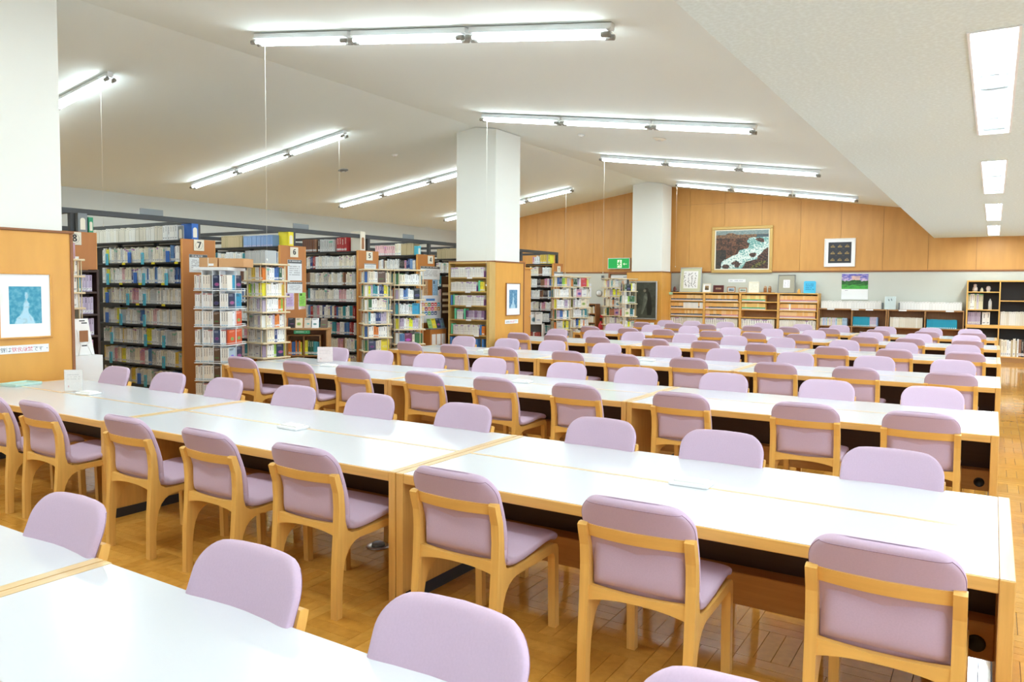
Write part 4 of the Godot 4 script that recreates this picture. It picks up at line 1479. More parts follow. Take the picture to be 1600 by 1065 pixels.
	obj("carton_body", bx(Vector3(0, 0.055, 0), Vector3(0.34, 0.11, 0.26), 0.003), m.card, k)
	obj("flap_tape", bx(Vector3(0, 0.111, 0), Vector3(0.338, 0.001, 0.03)), m.cream, k)
	# grey volumes lying on top of the wooden rack
	shelf(at(-8.45, 1.946, -6.92), {"x0": -0.2, "x1": 0.22, "h": [0.17, 0.175], "w": [0.04, 0.05], "d": 0.2, "kinds": ["grey volume"], "name": "bound_volume", "group": "grey volumes", "label": "grey bound volume on top of the pale revolving rack, %n from left"})
	# low bookcase with a framed front under stack six
	var L = thing("low_bookcase", "low brown two-column bookcase with deep sides under the stack six panel", "bookcase", Vector3(-8.62, FL, -7.95), deg_to_rad(38))
	for sx in [-1, 1]:
		obj("side", bx(Vector3(sx * 0.36, 0.49, 0), Vector3(0.025, 0.98, 0.36), 0.003), m.oak1, L)
	obj("top", bx(Vector3(0, 0.992, 0), Vector3(0.76, 0.025, 0.38), 0.004), m.oak0, L)
	obj("back", bx(Vector3(0, 0.49, -0.17), Vector3(0.70, 0.98, 0.012)), m.brown1, L)
	for x in [-0.24, 0.0, 0.24]:
		obj("divider", bx(Vector3(x, 0.45, -0.06), Vector3(0.02, 0.9, 0.2), 0.002), m.oak1, L)
	for y in [0.06, 0.33, 0.6, 0.905]:
		obj("shelf_board", bx(Vector3(0, y - 0.01, -0.06), Vector3(0.50, 0.02, 0.2), 0.002), m.oak0, L)
	var gs := img(128, 32, c8(60, 150, 100))
	print_rows(gs, Rect2i(14, 10, 100, 14), 1, c8(230, 240, 232), 5)
	obj("green_sign", bx(Vector3(0, 0.95, 0.185), Vector3(0.23, 0.05, 0.006), 0.001), m.green, L)
	obj("sign_print", card(0.225, 0.046, Transform3D(Basis(), Vector3(0, 0.95, 0.1885))), tex_mat(gs), L)
	var lt := Transform3D(Basis(Vector3.UP, deg_to_rad(38)), Vector3(-8.62, FL, -7.95))
	for i in 3:
		for sx in 2:
			shelf(lt * at(0, [0.06, 0.33, 0.6][i], 0.03), {"x0": -0.225 if sx == 0 else 0.015, "x1": -0.015 if sx == 0 else 0.225, "h": [0.19, 0.22], "w": [0.02, 0.032], "d": 0.15, "kinds": ["white", "blue", "teal", "yellow", "green", "orange", "white"], "name": "pocket_book", "group": "pocket books in the low bookcase", "label": "%%c pocket book in the low bookcase, %s shelf up, %s column, %%n from left" % [nth(i + 1), "left" if sx == 0 else "right"]})
	for i in 6:
		var fb = obj("display_book", face_mesh[[23, 17, 13, 18, 21, 20][i]], m.covers)
		fb.transform = lt * Transform3D(Basis(Vector3.RIGHT, -0.25) * Basis(Vector3(0.1, 0, 0), Vector3(0, 0.15, 0), Vector3(0, 0, 0.015)), Vector3(-0.3 + i * 0.118, 1.005, 0.06 - 0.05 * (i % 2)))
		tag(fb, "small book propped upright on the low bookcase, %s from left" % nth(i + 1), "book", "books displayed on the low bookcase")
	# bookcase against the middle pillar
	var P = thing("pillar_bookcase", "tall ochre bookcase of white file volumes against the middle pillar", "bookcase", Vector3(-8.27, 0, -11.665))
	var W := 0.94
	for sx in [-1, 1]:
		obj("side", bx(Vector3(sx * (W / 2 - 0.0125), (2.1 + FL) / 2, -0.1), Vector3(0.025, 2.1 - FL, 0.2), 0.003), m.ochre1, P)
	var wide := bx(Vector3(W / 2 - 0.045, (2.1 + FL) / 2, -0.01), Vector3(0.04, 2.1 - FL, 0.02), 0.003)
	obj("stile", wide, m.ochre1, P)
	obj("top", bx(Vector3(0, 2.105, -0.1), Vector3(W, 0.03, 0.2), 0.003), m.ochre0, P)
	obj("back", bx(Vector3(0, 1.05, -0.19), Vector3(W - 0.04, 2.0, 0.012)), m.ochre1, P)
	var pb := [1.838, 1.576, 1.314, 1.052, 0.765, 0.501, 0.25]
	for y in pb:
		obj("shelf_board", bx(Vector3(-0.01, y - 0.011, -0.1), Vector3(W - 0.06, 0.022, 0.17), 0.002), m.ochre0, P)
	var rowsx := [[["file"], 0.19, -0.42, 0.36], [["file"], 0.18, -0.42, 0.2], [["file"], 0.19, -0.33, 0.36], [["file"], 0.18, -0.28, -0.12], [["file"], 0.19, -0.36, 0.24], [["file"], 0.15, -0.3, 0.14]]
	for i in 6:
		shelf(at(-8.27, pb[i], -11.675), {"x0": rowsx[i][2], "x1": rowsx[i][3], "h": [rowsx[i][1] - 0.012, rowsx[i][1]], "w": [0.028, 0.042], "d": 0.155, "kinds": rowsx[i][0], "name": "file_volume", "cat": "file", "group": "white files in the pillar bookcase", "label": "%%c file volume in the pillar bookcase, %s shelf down, %%n from left" % nth(i + 1)})
	shelf(at(-8.27, pb[1], -11.675), {"x0": 0.25, "x1": 0.37, "h": [0.17, 0.18], "w": [0.03, 0.04], "d": 0.155, "kinds": ["yellow"], "name": "file_volume", "cat": "file", "group": "yellow files", "label": "yellow file volume at the right of the second shelf, %n of its run"})
	shelf(at(-8.27, pb[3], -11.675), {"x0": -0.06, "x1": 0.36, "h": [0.16, 0.17], "w": [0.026, 0.034], "d": 0.155, "kinds": ["lilac", "purple"], "name": "file_volume", "cat": "file", "group": "purple volumes", "label": "%c volume on the fourth shelf of the pillar bookcase, %n of the purple run"})
	shelf(at(-8.27, pb[4], -11.675), {"x0": 0.29, "x1": 0.37, "h": [0.16, 0.17], "w": [0.03, 0.036], "d": 0.155, "kinds": ["orange"], "name": "file_volume", "cat": "file", "group": "orange files", "label": "orange file volume at the right of the fifth shelf, %n of its run"})
	var ends := [[1, 0.225, "green", 0.2], [2, -0.355, "green", 0.2], [2, -0.41, "blue", 0.19], [3, -0.32, "green", 0.2], [3, -0.1, "green", 0.2], [4, -0.4, "green", 0.2], [4, 0.265, "blue", 0.19], [5, -0.42, "blue", 0.21], [5, 0.17, "blue", 0.19], [5, 0.31, "blue", 0.19]]
	for q in ends:
		tag(obj("bookend", bx(Vector3(-8.27 + q[1], pb[q[0]] + q[3] / 2 + 0.001, -11.745), Vector3(0.03, q[3], 0.13), 0.004), m[{"green": "mint", "blue": "paleblue"}[q[2]]]), "%s plastic bookend on the %s shelf of the pillar bookcase, %s from its left" % [q[2], nth(q[0] + 1), nth(rank(ends, q, 1, 0))], "bookend", "bookends in the pillar bookcase")
	for i in 5:
		tag(obj("shelf_label", bx(Vector3(-8.27 + [0.02, -0.02, 0.0, 0.0, 0.18][i], pb[i] - 0.012, -11.672), Vector3(0.12, 0.03, 0.002)), m.white), "white label on the edge of the %s shelf of the pillar bookcase" % nth(i + 1), "label")
	# dark bookcase set against stack eight
	var D = thing("dark_bookcase", "dark brown bookcase of lavender volumes against stack eight", "bookcase", Vector3(-8.95, 0, -4.6), PI / 2)
	for sx in [-1, 1]:
		obj("side", bx(Vector3(sx * 0.44, (1.82 + FL) / 2, -0.1), Vector3(0.03, 1.82 - FL, 0.26), 0.003), m.dark1, D)
	obj("back", bx(Vector3(0, 0.92, -0.135), Vector3(0.86, 1.78, 0.01)), m.dark1, D)
	var db := [1.81, 1.56, 1.30, 1.05, 0.8, 0.55, 0.3]
	for y in db:
		obj("shelf_board", bx(Vector3(0, y - 0.012, -0.06), Vector3(0.85, 0.024, 0.18), 0.002), m.dark0, D)
	for i in range(1, 5):
		shelf(at(-8.95, db[i], -4.6, PI / 2) * at(0, 0, 0.02), {"x0": -0.1, "x1": 0.4, "h": [0.19, 0.2], "w": [0.03, 0.04], "d": 0.15, "kinds": ["lilac"] if i < 4 else ["pink", "lilac"], "name": "bound_volume", "group": "lavender volumes in the dark bookcase", "label": "%%c volume in the dark bookcase, %s shelf down, %%n from left" % nth(i)})
	# white cabinet with a sloping display board and a wire easel
	var C = thing("white_cabinet", "plain white cabinet standing beside the left pillar", "cabinet", Vector3(-8.21, FL, -4.39))
	obj("body", bx(Vector3(0, 0.4325, 0), Vector3(0.32, 0.865, 0.39), 0.004), m.whitemetal, C)
	obj("door", bx(Vector3(0.162, 0.44, 0), Vector3(0.004, 0.80, 0.37), 0.001), m.whitemetal, C)
	obj("base", bx(Vector3(0, 0.03, 0), Vector3(0.326, 0.06, 0.37)), m.greymetal, C)
	var B = thing("display_board", "white board leaning on the white cabinet, small black print", "board", Vector3(-8.17, 0.891, -4.36), PI / 2)
	var s := st()
	var tilt := Transform3D(Basis(Vector3.RIGHT, -0.3), Vector3.ZERO)
	box(s, Vector3(0, 0.2, 0), Vector3(0.4, 0.40, 0.012), 0.002, tilt)
	obj("board", fin(s), m.white, B)
	s = st()
	for q in [[0.13, 0.375], [0.15, 0.35], [0.11, 0.10]]:
		box(s, Vector3(q[0], q[1], 0.0068), Vector3(0.06, 0.012, 0.001), 0, tilt)
	obj("print", fin(s), m.black, B)
	var E = thing("wire_easel", "small white wire easel holding a brown framed card on cabinet", "easel", Vector3(-8.1, 0.891, -4.41), PI / 2)
	for sx in [-1, 1]:
		obj("leg", tube([Vector3(sx * 0.075, 0, 0.03), Vector3(sx * 0.03, 0.12, 0.0), Vector3(sx * 0.055, 0.14, 0.02), Vector3(sx * 0.055, 0.27, -0.03)], 0.004, 6), m.whitemetal, E)
	obj("crossbar", tube([Vector3(-0.055, 0.14, 0.02), Vector3(0.055, 0.14, 0.02)], 0.004, 6), m.whitemetal, E)
	obj("card", bx(Vector3(0, 0.205, 0.004), Vector3(0.09, 0.12, 0.008), 0.002), m.brown1, E)
	var pk = thing("leaflet", "pink leaflet with a magenta spot standing on the half-hidden rack", "leaflet", Vector3(-8.5, 1.922, -4.47), 0.7)
	obj("sheet", bx(Vector3(0, 0.085, 0), Vector3(0.16, 0.17, 0.004)), mat(c8(222, 190, 214), 0.6), pk)
	obj("spot", lathe([[0, 0.0], [0.03, 0.0], [0.03, 0.001], [0, 0.001]], 20), mat(c8(206, 50, 130), 0.5), pk).transform = Transform3D(Basis(Vector3.RIGHT, PI / 2), Vector3(-0.04, 0.14, 0.0022))
	# low white periodicals rack before stack one
	var R = thing("periodical_rack", "low white periodicals rack with propped magazines before stack one", "rack", Vector3(-9.08, FL, -15.5), 0.35)
	for sx in [-1, 1]:
		obj("side", bx(Vector3(sx * 0.2, 0.4, 0), Vector3(0.02, 0.8, 0.3), 0.002), m.whitemetal, R)
	for y in [0.06, 0.4, 0.79]:
		obj("shelf_board", bx(Vector3(0, y, 0), Vector3(0.42, 0.02, 0.3), 0.002), m.whitemetal, R)
	obj("back", bx(Vector3(0, 0.4, -0.14), Vector3(0.4, 0.8, 0.01)), m.greymetal, R)
	var rt := Transform3D(Basis(Vector3.UP, 0.35), Vector3(-9.08, FL, -15.5))
	for i in 3:
		var fb = obj("magazine", face_mesh[[21, 16, 5][i]], m.covers)
		fb.transform = rt * Transform3D(Basis(Vector3.RIGHT, -0.2) * Basis(Vector3(0.17, 0, 0), Vector3(0, 0.27, 0), Vector3(0, 0, 0.01)), Vector3(-0.12 + i * 0.115, 0.802, 0.06 + 0.03 * i))
		tag(fb, "white magazine propped on the low periodicals rack, %s from left" % nth(i + 1), "magazine", "magazines on the periodicals rack")
	shelf(rt * at(0, 0.41, 0.1), {"x0": -0.18, "x1": 0.18, "h": [0.16, 0.2], "w": [0.02, 0.04], "d": 0.15, "kinds": ["white", "cream", "red"], "name": "pocket_book", "group": "books in the periodicals rack", "label": "%c book on the middle shelf of the periodicals rack, %n from left"})
	# book trolley shelf by the poster
	var K = thing("leaflet_shelf", "small shelf of leaflets under the poster on stack four", "shelf", Vector3(-9.0, 0, -11.6), PI / 2)
	obj("tray", bx(Vector3(0, 0.86, 0), Vector3(0.5, 0.02, 0.18), 0.003), m.greymetal, K)
	obj("cabinet", bx(Vector3(0, 0.44, 0), Vector3(0.5, 0.82, 0.16), 0.003), m.endpanel, K)
	for i in 3:
		obj("white_leaflet", bx(Vector3(-0.15 + i * 0.15, 0.66, 0.086), Vector3(0.12, 0.2, 0.006), 0.001), m.white, K)
	for i in 4:
		var fb = obj("leaflet", face_mesh[[11, 3, 0, 15][i]], m.covers)
		fb.transform = at(-9.0, 0.871, -11.6, PI / 2) * Transform3D(Basis(Vector3.RIGHT, -0.3) * Basis(Vector3(0.13, 0, 0), Vector3(0, 0.19, 0), Vector3(0, 0, 0.006)), Vector3(-0.19 + i * 0.125, 0, 0.05))
		tag(fb, "leaflet propped on the shelf under the stack four poster, %s from left" % nth(i + 1), "leaflet", "leaflets under the poster")

# ------------------------------------------------------------------ pictures and shelves along the back wall
func frame_parts(t: Node3D, w: float, h: float, bar: float, depth: float, fm, im: Image, matw := 0.0, mm = null, glass := false):
	var s := st()
	for q in [[0, h / 2 - bar / 2, w, bar], [0, -h / 2 + bar / 2, w, bar]]:
		box(s, Vector3(q[0], q[1], depth / 2), Vector3(q[2], q[3], depth), bar * 0.2)
	for q in [[-w / 2 + bar / 2, 0, bar, h - 2 * bar], [w / 2 - bar / 2, 0, bar, h - 2 * bar]]:
		box(s, Vector3(q[0], q[1], depth / 2), Vector3(q[2], q[3], depth), bar * 0.2)
	obj("frame", fin(s), fm, t)
	obj("backing", bx(Vector3(0, 0, depth * 0.25), Vector3(w - bar, h - bar, depth * 0.3)), mm if mm != null else m.cream, t)
	var iw := w - 2 * bar - 2 * matw
	var ih := h - 2 * bar - 2 * matw
	obj("picture", card(iw, ih, Transform3D(Basis(), Vector3(0, 0, depth * 0.42))), tex_mat(im, 0.35), t)
	if glass:
		obj("glass", bx(Vector3(0, 0, depth * 0.7), Vector3(w - 2 * bar, h - 2 * bar, 0.002)), m.acrylic, t)

func noise(sd: int, f: float) -> FastNoiseLite:
	var n := FastNoiseLite.new()
	n.seed = sd
	n.frequency = f
	n.fractal_octaves = 4
	return n

func lerp_pts(p: Array, v: float) -> float:
	for i in p.size() - 1:
		if v <= p[i + 1][0]:
			return lerpf(p[i][1], p[i + 1][1], clampf((v - p[i][0]) / (p[i + 1][0] - p[i][0]), 0, 1))
	return p[-1][1]

func seascape() -> Image:
	var W := 320
	var H := 240
	var im := img(W, H, Color.BLACK)
	var a := noise(4, 0.02)
	var b := noise(9, 0.06)
	for y in H:
		for x in W:
			var u := x / float(W)
			var v := y / float(H)
			var n := a.get_noise_2d(x, y)
			var k := b.get_noise_2d(x, y * 1.6)
			var c := c8(112, 136, 138).lerp(c8(150, 160, 156), clampf(0.5 + k, 0, 1))
			var hz := 0.10 + 0.03 * absf(a.get_noise_2d(x, 7)) - 0.05 * exp(-pow((u - 0.28) / 0.08, 2))
			if v > hz:
				c = c8(150, 112, 80).lerp(c8(92, 76, 66), clampf(0.5 + k * 1.6, 0, 1))
			if u > 0.78 and v > 0.11 and v < 0.19:
				c = c8(74, 90, 98)
			var g := lerp_pts([[0.14, 0.92], [0.2, 0.62], [0.27, 0.60], [0.36, 0.66], [0.44, 0.63], [0.52, 0.48], [0.62, 0.40], [0.68, 0.28], [0.8, 0.15], [1.0, 0.09]], v) + n * 0.06
			if v > 0.18 and u > g:
				var foam := clampf(0.5 + k * 2.4 + 0.8 * sin((v * 9.0 + u * 3.0 + n * 2.0)), 0, 1)
				c = c8(112, 164, 160).lerp(c8(222, 232, 226), foam)
			elif v > 0.2:
				c = c8(58, 46, 42).lerp(c8(128, 88, 66), clampf(0.4 + n * 0.9 + k * 1.2, 0, 1))
				if u < 0.2 and v > 0.5:
					c = c.lerp(c8(42, 50, 52), 0.6)
			var h := lerp_pts([[0.4, 1.05], [0.5, 0.94], [0.6, 0.86], [0.75, 0.78], [0.82, 0.58], [1.0, 0.5]], v) + n * 0.05
			var isl := false
			for e in [[0.82, 0.26, 0.09, 0.06], [0.71, 0.64, 0.07, 0.045], [0.41, 0.88, 0.09, 0.08], [0.2, 0.94, 0.07, 0.05]]:
				if pow((u - e[0]) / e[2], 2) + pow((v - e[1]) / e[3], 2) < 1.0 + n * 1.5:
					isl = true
			if isl or (v > 0.42 and u > h):
				c = c8(50, 44, 44).lerp(c8(112, 80, 66), clampf(0.4 + k * 1.5, 0, 1))
				if u > 0.68 and v > 0.8 and absf((v - 0.98) + (u - 0.7) * 0.75) < 0.05:
					c = c.lerp(c8(120, 122, 60), clampf(0.6 + k * 2.0, 0, 1))
			im.set_pixel(x, y, c)
	return im

func soft_blob(base: Color, lightc: Color, sd: int, wide := 1.0) -> Image:
	var im := img(128, 156, base)
	var n := noise(sd, 0.04)
	for y in 156:
		for x in 128:
			var u := (x - 64) / 64.0
			var v := y / 156.0
			var k := n.get_noise_2d(x, y)
			var r := lerp_pts([[0.0, 0.0], [0.13, 0.0], [0.16, 0.14], [0.22, 0.22], [0.29, 0.2], [0.35, 0.12], [0.39, 0.16], [0.46, 0.36], [0.6, 0.32], [0.72, 0.42], [0.86, 0.86], [1.0, 1.0]], v) * wide
			var f := clampf((r - absf(u - 0.06 * sin(v * 5.0)) + k * 0.04) * 9.0, 0, 1) * 0.85
			var c := base.lerp(base.lightened(0.25), clampf(0.4 + k * 1.4, 0, 1))
			im.set_pixel(x, y, c.lerp(lightc.darkened(0.12 * clampf(k * 2.0, 0, 1)), f))
	return im

# a plain robed shape in dim greys
func dim_figure() -> Image:
	var im := img(128, 168, c8(60, 63, 54))
	var n := noise(31, 0.03)
	var robe := V([[76, 50], [84, 58], [86, 78], [80, 100], [72, 124], [62, 148], [54, 148], [60, 120], [64, 92], [66, 66]])
	var cloak := V([[84, 36], [98, 48], [106, 84], [110, 128], [104, 152], [86, 152], [82, 120], [86, 90], [86, 60]])
	var back := V([[10, 60], [40, 56], [44, 120], [14, 126]])
	for y in 168:
		for x in 128:
			var p := Vector2(x, y)
			var k := n.get_noise_2d(x, y)
			var c := c8(60, 63, 54).lerp(c8(76, 80, 70), clampf(0.5 + k, 0, 1))
			if y > 118:
				c = c.lerp(c8(88, 92, 82), 0.4)
			if Geometry2D.is_point_in_polygon(p, back):
				c = c.darkened(0.15)
			if Geometry2D.is_point_in_polygon(p, cloak):
				c = c8(38, 38, 34)
			if Geometry2D.is_point_in_polygon(p, robe):
				c = c8(120, 124, 110).lerp(c8(98, 102, 90), clampf(0.5 + k * 2.0, 0, 1))
			if p.distance_to(Vector2(80, 36)) < 11:
				c = c8(48, 46, 40)
			if p.distance_to(Vector2(72, 38)) < 7:
				c = c8(128, 122, 106)
			im.set_pixel(x, y, c)
	return im

func brush_writing(bg: Color, sd: int, colsn: int) -> Image:
	var im := img(128, 160, bg)
	var r := RandomNumberGenerator.new()
	r.seed = sd
	for c in colsn:
		var x := 128.0 * (c + 0.6) / colsn - 6
		var y := 16.0
		while y < 140:
			var p := Vector2(x, y)
			for k in 4:
				var q := p + Vector2(r.randf_range(-9, 9), r.randf_range(1, 8))
				line_on(im, p, q, 2 + r.randi() % 2, Color(0.12, 0.12, 0.14))
				p = q
			y += 22
	return im

func lean(t: Node3D, a := -0.12):
	t.rotation.x = a

func back_wall_things():
	# large pictures
	var t = thing("painting", "large gold framed oil painting of a rocky coast hung on the back wall", "painting", Vector3(-5.91, 2.757, BACK + 0.004))
	frame_parts(t, 1.67, 1.284, 0.085, 0.06, mat(c8(206, 172, 104), 0.45, 0.2), seascape(), 0.032, m.cream)
	var n9 := img(180, 180, c8(40, 42, 50))
	for i in 3:
		for j in 3:
			var c := Vector2(34 + i * 56, 30 + j * 58)
			for k in 5:
				line_on(n9, c + Vector2(-14 + k * 7, 10), c + Vector2(-10 + k * 6, -8 + absf(k - 2) * 5), 2, c8(206, 170, 90))
			line_on(n9, c + Vector2(-16, 12), c + Vector2(16, 12), 3, c8(206, 170, 90))
	for q in [[62, 59], [118, 59], [62, 117], [118, 117]]:
		line_on(n9, Vector2(q[0] - 6, q[1]), Vector2(q[0] + 6, q[1]), 2, c8(120, 100, 66))
	t = thing("painting", "square white framed picture of small gold motifs on black", "painting", Vector3(-3.394, 2.627, BACK + 0.004))
	frame_parts(t, 0.745, 0.73, 0.026, 0.04, m.white, n9, 0.07, m.white)
	# calendar
	var ci := img(160, 172, c8(240, 240, 240))
	var nz := noise(6, 0.03)
	for y in range(6, 104):
		for x in range(0, 160):
			var v := (y - 6) / 98.0
			var k := nz.get_noise_2d(x, y * 2.0)
			var c := c8(92, 92, 180).lerp(c8(216, 190, 214), clampf(v * 2.0 + k, 0, 1))
			if absf(x - 86) < 26 - (v - 0.2) * 30 and v > 0.12 and v < 0.42:
				c = c.lerp(c8(246, 196, 150), 0.6)
			var hill := 0.42 + 0.05 * sin(x * 0.06) + k * 0.06
			if v > hill:
				c = c8(40, 92, 44).lerp(c8(72, 166, 66), clampf((v - 0.55) * 3.0 + k, 0, 1))
			ci.set_pixel(x, y, c)
	print_rows(ci, Rect2i(14, 112, 24, 8), 1, c8(150, 150, 160), 3)
	t = thing("calendar", "wall calendar with a green hill under a violet sky", "calendar", Vector3(-3.013, 1.76, BACK + 0.0))
	obj("sheets", bx(Vector3(0, 0, 0.006), Vector3(0.63, 0.68, 0.01), 0.001), m.white, t)
	obj("picture", card(0.626, 0.676, Transform3D(Basis(), Vector3(0, 0, 0.0115))), tex_mat(ci), t)
	obj("binding", tube([Vector3(-0.31, 0.337, 0.012), Vector3(0.31, 0.337, 0.012)], 0.006, 8), m.metal, t)
	# caption strip on the pin board
	var li := img(240, 44, c8(244, 244, 246))
	print_rows(li, Rect2i(24, 16, 190, 14), 1, c8(110, 112, 130), 8)
	t = thing("caption_strip", "white caption strip on the grey pin board under the coast painting", "sign", Vector3(-6.03, 1.898, BACK + 0.0))
	obj("strip", bx(Vector3(0, 0, 0.002), Vector3(0.48, 0.088, 0.004)), m.white, t)
	obj("print", card(0.476, 0.085, Transform3D(Basis(), Vector3(0, 0, 0.0045))), tex_mat(li), t)
	# exit sign
	var ex := img(256, 116, c8(24, 168, 78))
	ex.fill_rect(Rect2i(112, 16, 54, 92), c8(236, 255, 226))
	for q in [[140, 30, 8], [136, 50, 9], [132, 62, 8]]:
		for yy in range(-q[2], q[2]):
			for xx in range(-q[2], q[2]):
				if xx * xx + yy * yy < q[2] * q[2]:
					ex.set_pixel(q[0] + xx, q[1] + yy, c8(10, 160, 60))
	for q in [[134, 44, 152, 58], [134, 46, 118, 58], [134, 66, 148, 82], [148, 82, 146, 98], [132, 66, 122, 84], [122, 84, 106, 88]]:
		line_on(ex, Vector2(q[0], q[1]), Vector2(q[2], q[3]), 7, c8(10, 160, 60))
	for q in [[186, 66, 226, 66], [186, 66, 198, 56], [186, 66, 198, 76]]:
		line_on(ex, Vector2(q[0], q[1]), Vector2(q[2], q[3]), 6, c8(236, 255, 226))
	var exm := tex_mat(ex, 0.3)
	exm.emission_enabled = true
	exm.emission_texture = exm.albedo_texture
	exm.emission_operator = BaseMaterial3D.EMISSION_OP_MULTIPLY
	exm.emission = Color(1, 1, 1)
	exm.emission_energy_multiplier = 0.25
	t = thing("exit_sign", "lit green emergency exit sign with running figure above the far door", "sign", Vector3(-9.56, 2.415, BACK + 0.02))
	obj("case", bx(Vector3(0, 0, 0.03), Vector3(0.72, 0.33, 0.07), 0.006), m.whitemetal, t)
	obj("lit_panel", card(0.68, 0.295, Transform3D(Basis(), Vector3(0, 0, 0.0658))), exm, t)
	var l := AreaLight3D.new()
	l.name = "glow"
	l.area_size = Vector2(0.68, 0.295)
	l.light_energy = 0.12
	l.light_color = c8(60, 230, 120)
	l.area_range = 12.0
	l.area_attenuation = 2.0
	l.shadow_enabled = true
	t.add_child(l)
	l.rotation.y = PI
	l.position.z = 0.075
	# clock, thermostat, poster, extinguisher, small bookcase
	t = thing("wall_clock", "small round white wall clock on the grey board", "clock", Vector3(-10.23, 1.51, BACK))
	obj("rim", lathe([[0.0, 0], [0.098, 0.0], [0.1, 0.02], [0.094, 0.026], [0.092, 0.02], [0, 0.02]], 28), m.frame, t).rotation.x = PI / 2
	obj("dial", lathe([[0.0, 0.022], [0.092, 0.022], [0.092, 0.018]], 28), m.white, t).rotation.x = PI / 2
	obj("hand", bx(Vector3(0, 0.028, 0.026), Vector3(0.006, 0.062, 0.002)), m.black, t)
	obj("hand", bx(Vector3(0.0, -0.02, 0.025), Vector3(0.007, 0.045, 0.002)), m.black, t)
	t = thing("wall_thermostat", "grey control box on the board beside the far door", "thermostat", Vector3(-10.115, 1.99, BACK))
	obj("body", bx(Vector3(0, 0, 0.015), Vector3(0.085, 0.135, 0.03), 0.005), m.greymetal, t)
	obj("slot", bx(Vector3(0, 0.02, 0.031), Vector3(0.05, 0.03, 0.002)), m.frame, t)
	var pi := img(96, 160, c8(226, 228, 234))
	for k in 14:
		line_on(pi, Vector2(20 + k * 4, 14 + absf(k - 6) * 6), Vector2(60 + 18 * sin(k * 0.5), 60 + k * 7), 9, c8(30, 28, 34))
	t = thing("poster", "poster with a bold black brush shape behind the far racks", "poster", Vector3(-10.68, 1.6, BACK))
	obj("sheet", bx(Vector3(0, 0, 0.001), Vector3(0.36, 0.42, 0.002)), m.paper, t)
	obj("print", card(0.355, 0.415, Transform3D(Basis(), Vector3(0, 0, 0.0025))), tex_mat(pi), t)
	t = thing("fire_extinguisher", "red fire extinguisher standing by the far wall near the door", "fire extinguisher", Vector3(-10.0, FL, -21.05))
	var red := mat(c8(190, 30, 40), 0.3)
	obj("cylinder", lathe([[0.0, 0.0], [0.085, 0.0], [0.09, 0.03], [0.09, 0.5], [0.07, 0.58], [0.03, 0.62], [0.03, 0.66], [0.0, 0.66]], 20), red, t)
	obj("label", lathe([[0.091, 0.2], [0.0915, 0.21], [0.0915, 0.38], [0.091, 0.39]], 20), m.white, t)
	obj("valve", bx(Vector3(0, 0.70, 0.02), Vector3(0.03, 0.08, 0.12), 0.008), m.black, t)
	obj("hose", tube([Vector3(0, 0.69, 0.07), Vector3(0.09, 0.62, 0.08), Vector3(0.115, 0.45, 0.04), Vector3(0.11, 0.25, 0.03)], 0.011, 8), m.black, t)
	obj("sign", bx(Vector3(0.0, 0.80, -0.02), Vector3(0.1, 0.08, 0.004)), red, t)
	bookcase("small_bookcase", "small brown bookcase of pale volumes against the far wall by the extinguisher", -10.85, -10.16, 1.176, -21.0, 0.3, [0.9, 0.62, 0.34, 0.08], m.brown0, m.brown1)
	for y in [0.9, 0.62, 0.34]:
		shelf(at(-10.5, y, -21.03), {"x0": -0.3, "x1": 0.3, "h": [0.18, 0.22], "w": [0.03, 0.05], "d": 0.22, "kinds": ["cream", "tan", "report"], "run": 4, "stuff": "volumes_in_small_bookcase", "label": "pale volumes in the small brown bookcase by the far wall", "group": "volumes in the small bookcase"})
	# picture on the far pillar
	t = thing("painting", "dark silver framed picture of a pale tall shape on the far pillar", "painting", Vector3(-8.35, 1.332, -20.327 + 0.022 + 0.003))
	frame_parts(t, 0.84, 1.083, 0.04, 0.04, m.metal, dim_figure(), 0.0, m.black)
	# four bookcases of orange annual volumes
	for u in 4:
		var x0 := -7.815 + u * 1.0025
		bookcase("annuals_bookcase", "honey coloured low bookcase on the back wall, %s from the left of four" % nth(u + 1), x0, x0 + 1.0, 1.555, -20.95, 0.36, [1.335, 1.118, 0.91, 0.62, 0.3], m.wood0, m.oak1)
		var kinds: Array = [["annual"], ["annual"], ["greenannual"], ["pinkannual"]][u]
		for i in 3:
			if u == 2 and i == 2:
				continue
			var kk := kinds.duplicate()
			if u == 1 and i > 0: kk = ["annual", "pinkannual"]
			shelf(at(x0, [1.335, 1.118, 0.91][i], -20.98), {"x0": 0.035, "x1": 0.70 if u == 2 else 0.97, "h": [0.165, 0.172], "w": [0.038, 0.052], "d": 0.2, "kinds": kk + kk + kk + kk + (["plain"] if i % 2 else kk), "name": "annual_volume", "group": "annual volumes in the back wall bookcases", "run": 6, "label": "%%c annual volume, %%n from left, shelf %s down, back wall bookcase %s" % [["one", "two", "three"][i], ["one", "two", "three", "four"][u]]})
		shelf(at(x0, 0.62, -20.98), {"x0": 0.035, "x1": 0.97, "h": [0.235, 0.245], "w": [0.05, 0.07], "d": 0.25, "kinds": ["report", "file"], "name": "annual_volume", "group": "large white volumes in the back wall bookcases", "run": 8, "label": "tall %%c volume, %%n from left, bottom visible shelf of back wall bookcase %s" % ["one", "two", "three", "four"][u]})
	tag(obj("green_tag", bx(Vector3(-7.77, 1.535, -20.93), Vector3(0.1, 0.07, 0.012), 0.002), mat(c8(170, 214, 180), 0.6)), "pale green tag on the corner of the first back wall bookcase", "tag")
	# things standing along the top of them
	var Y := 1.572
	var Z := -21.1
	t = thing("framed_calligraphy", "large silver framed sheet of brush calligraphy standing on the bookcase", "picture", Vector3(-7.27, Y + 0.35, Z - 0.06))
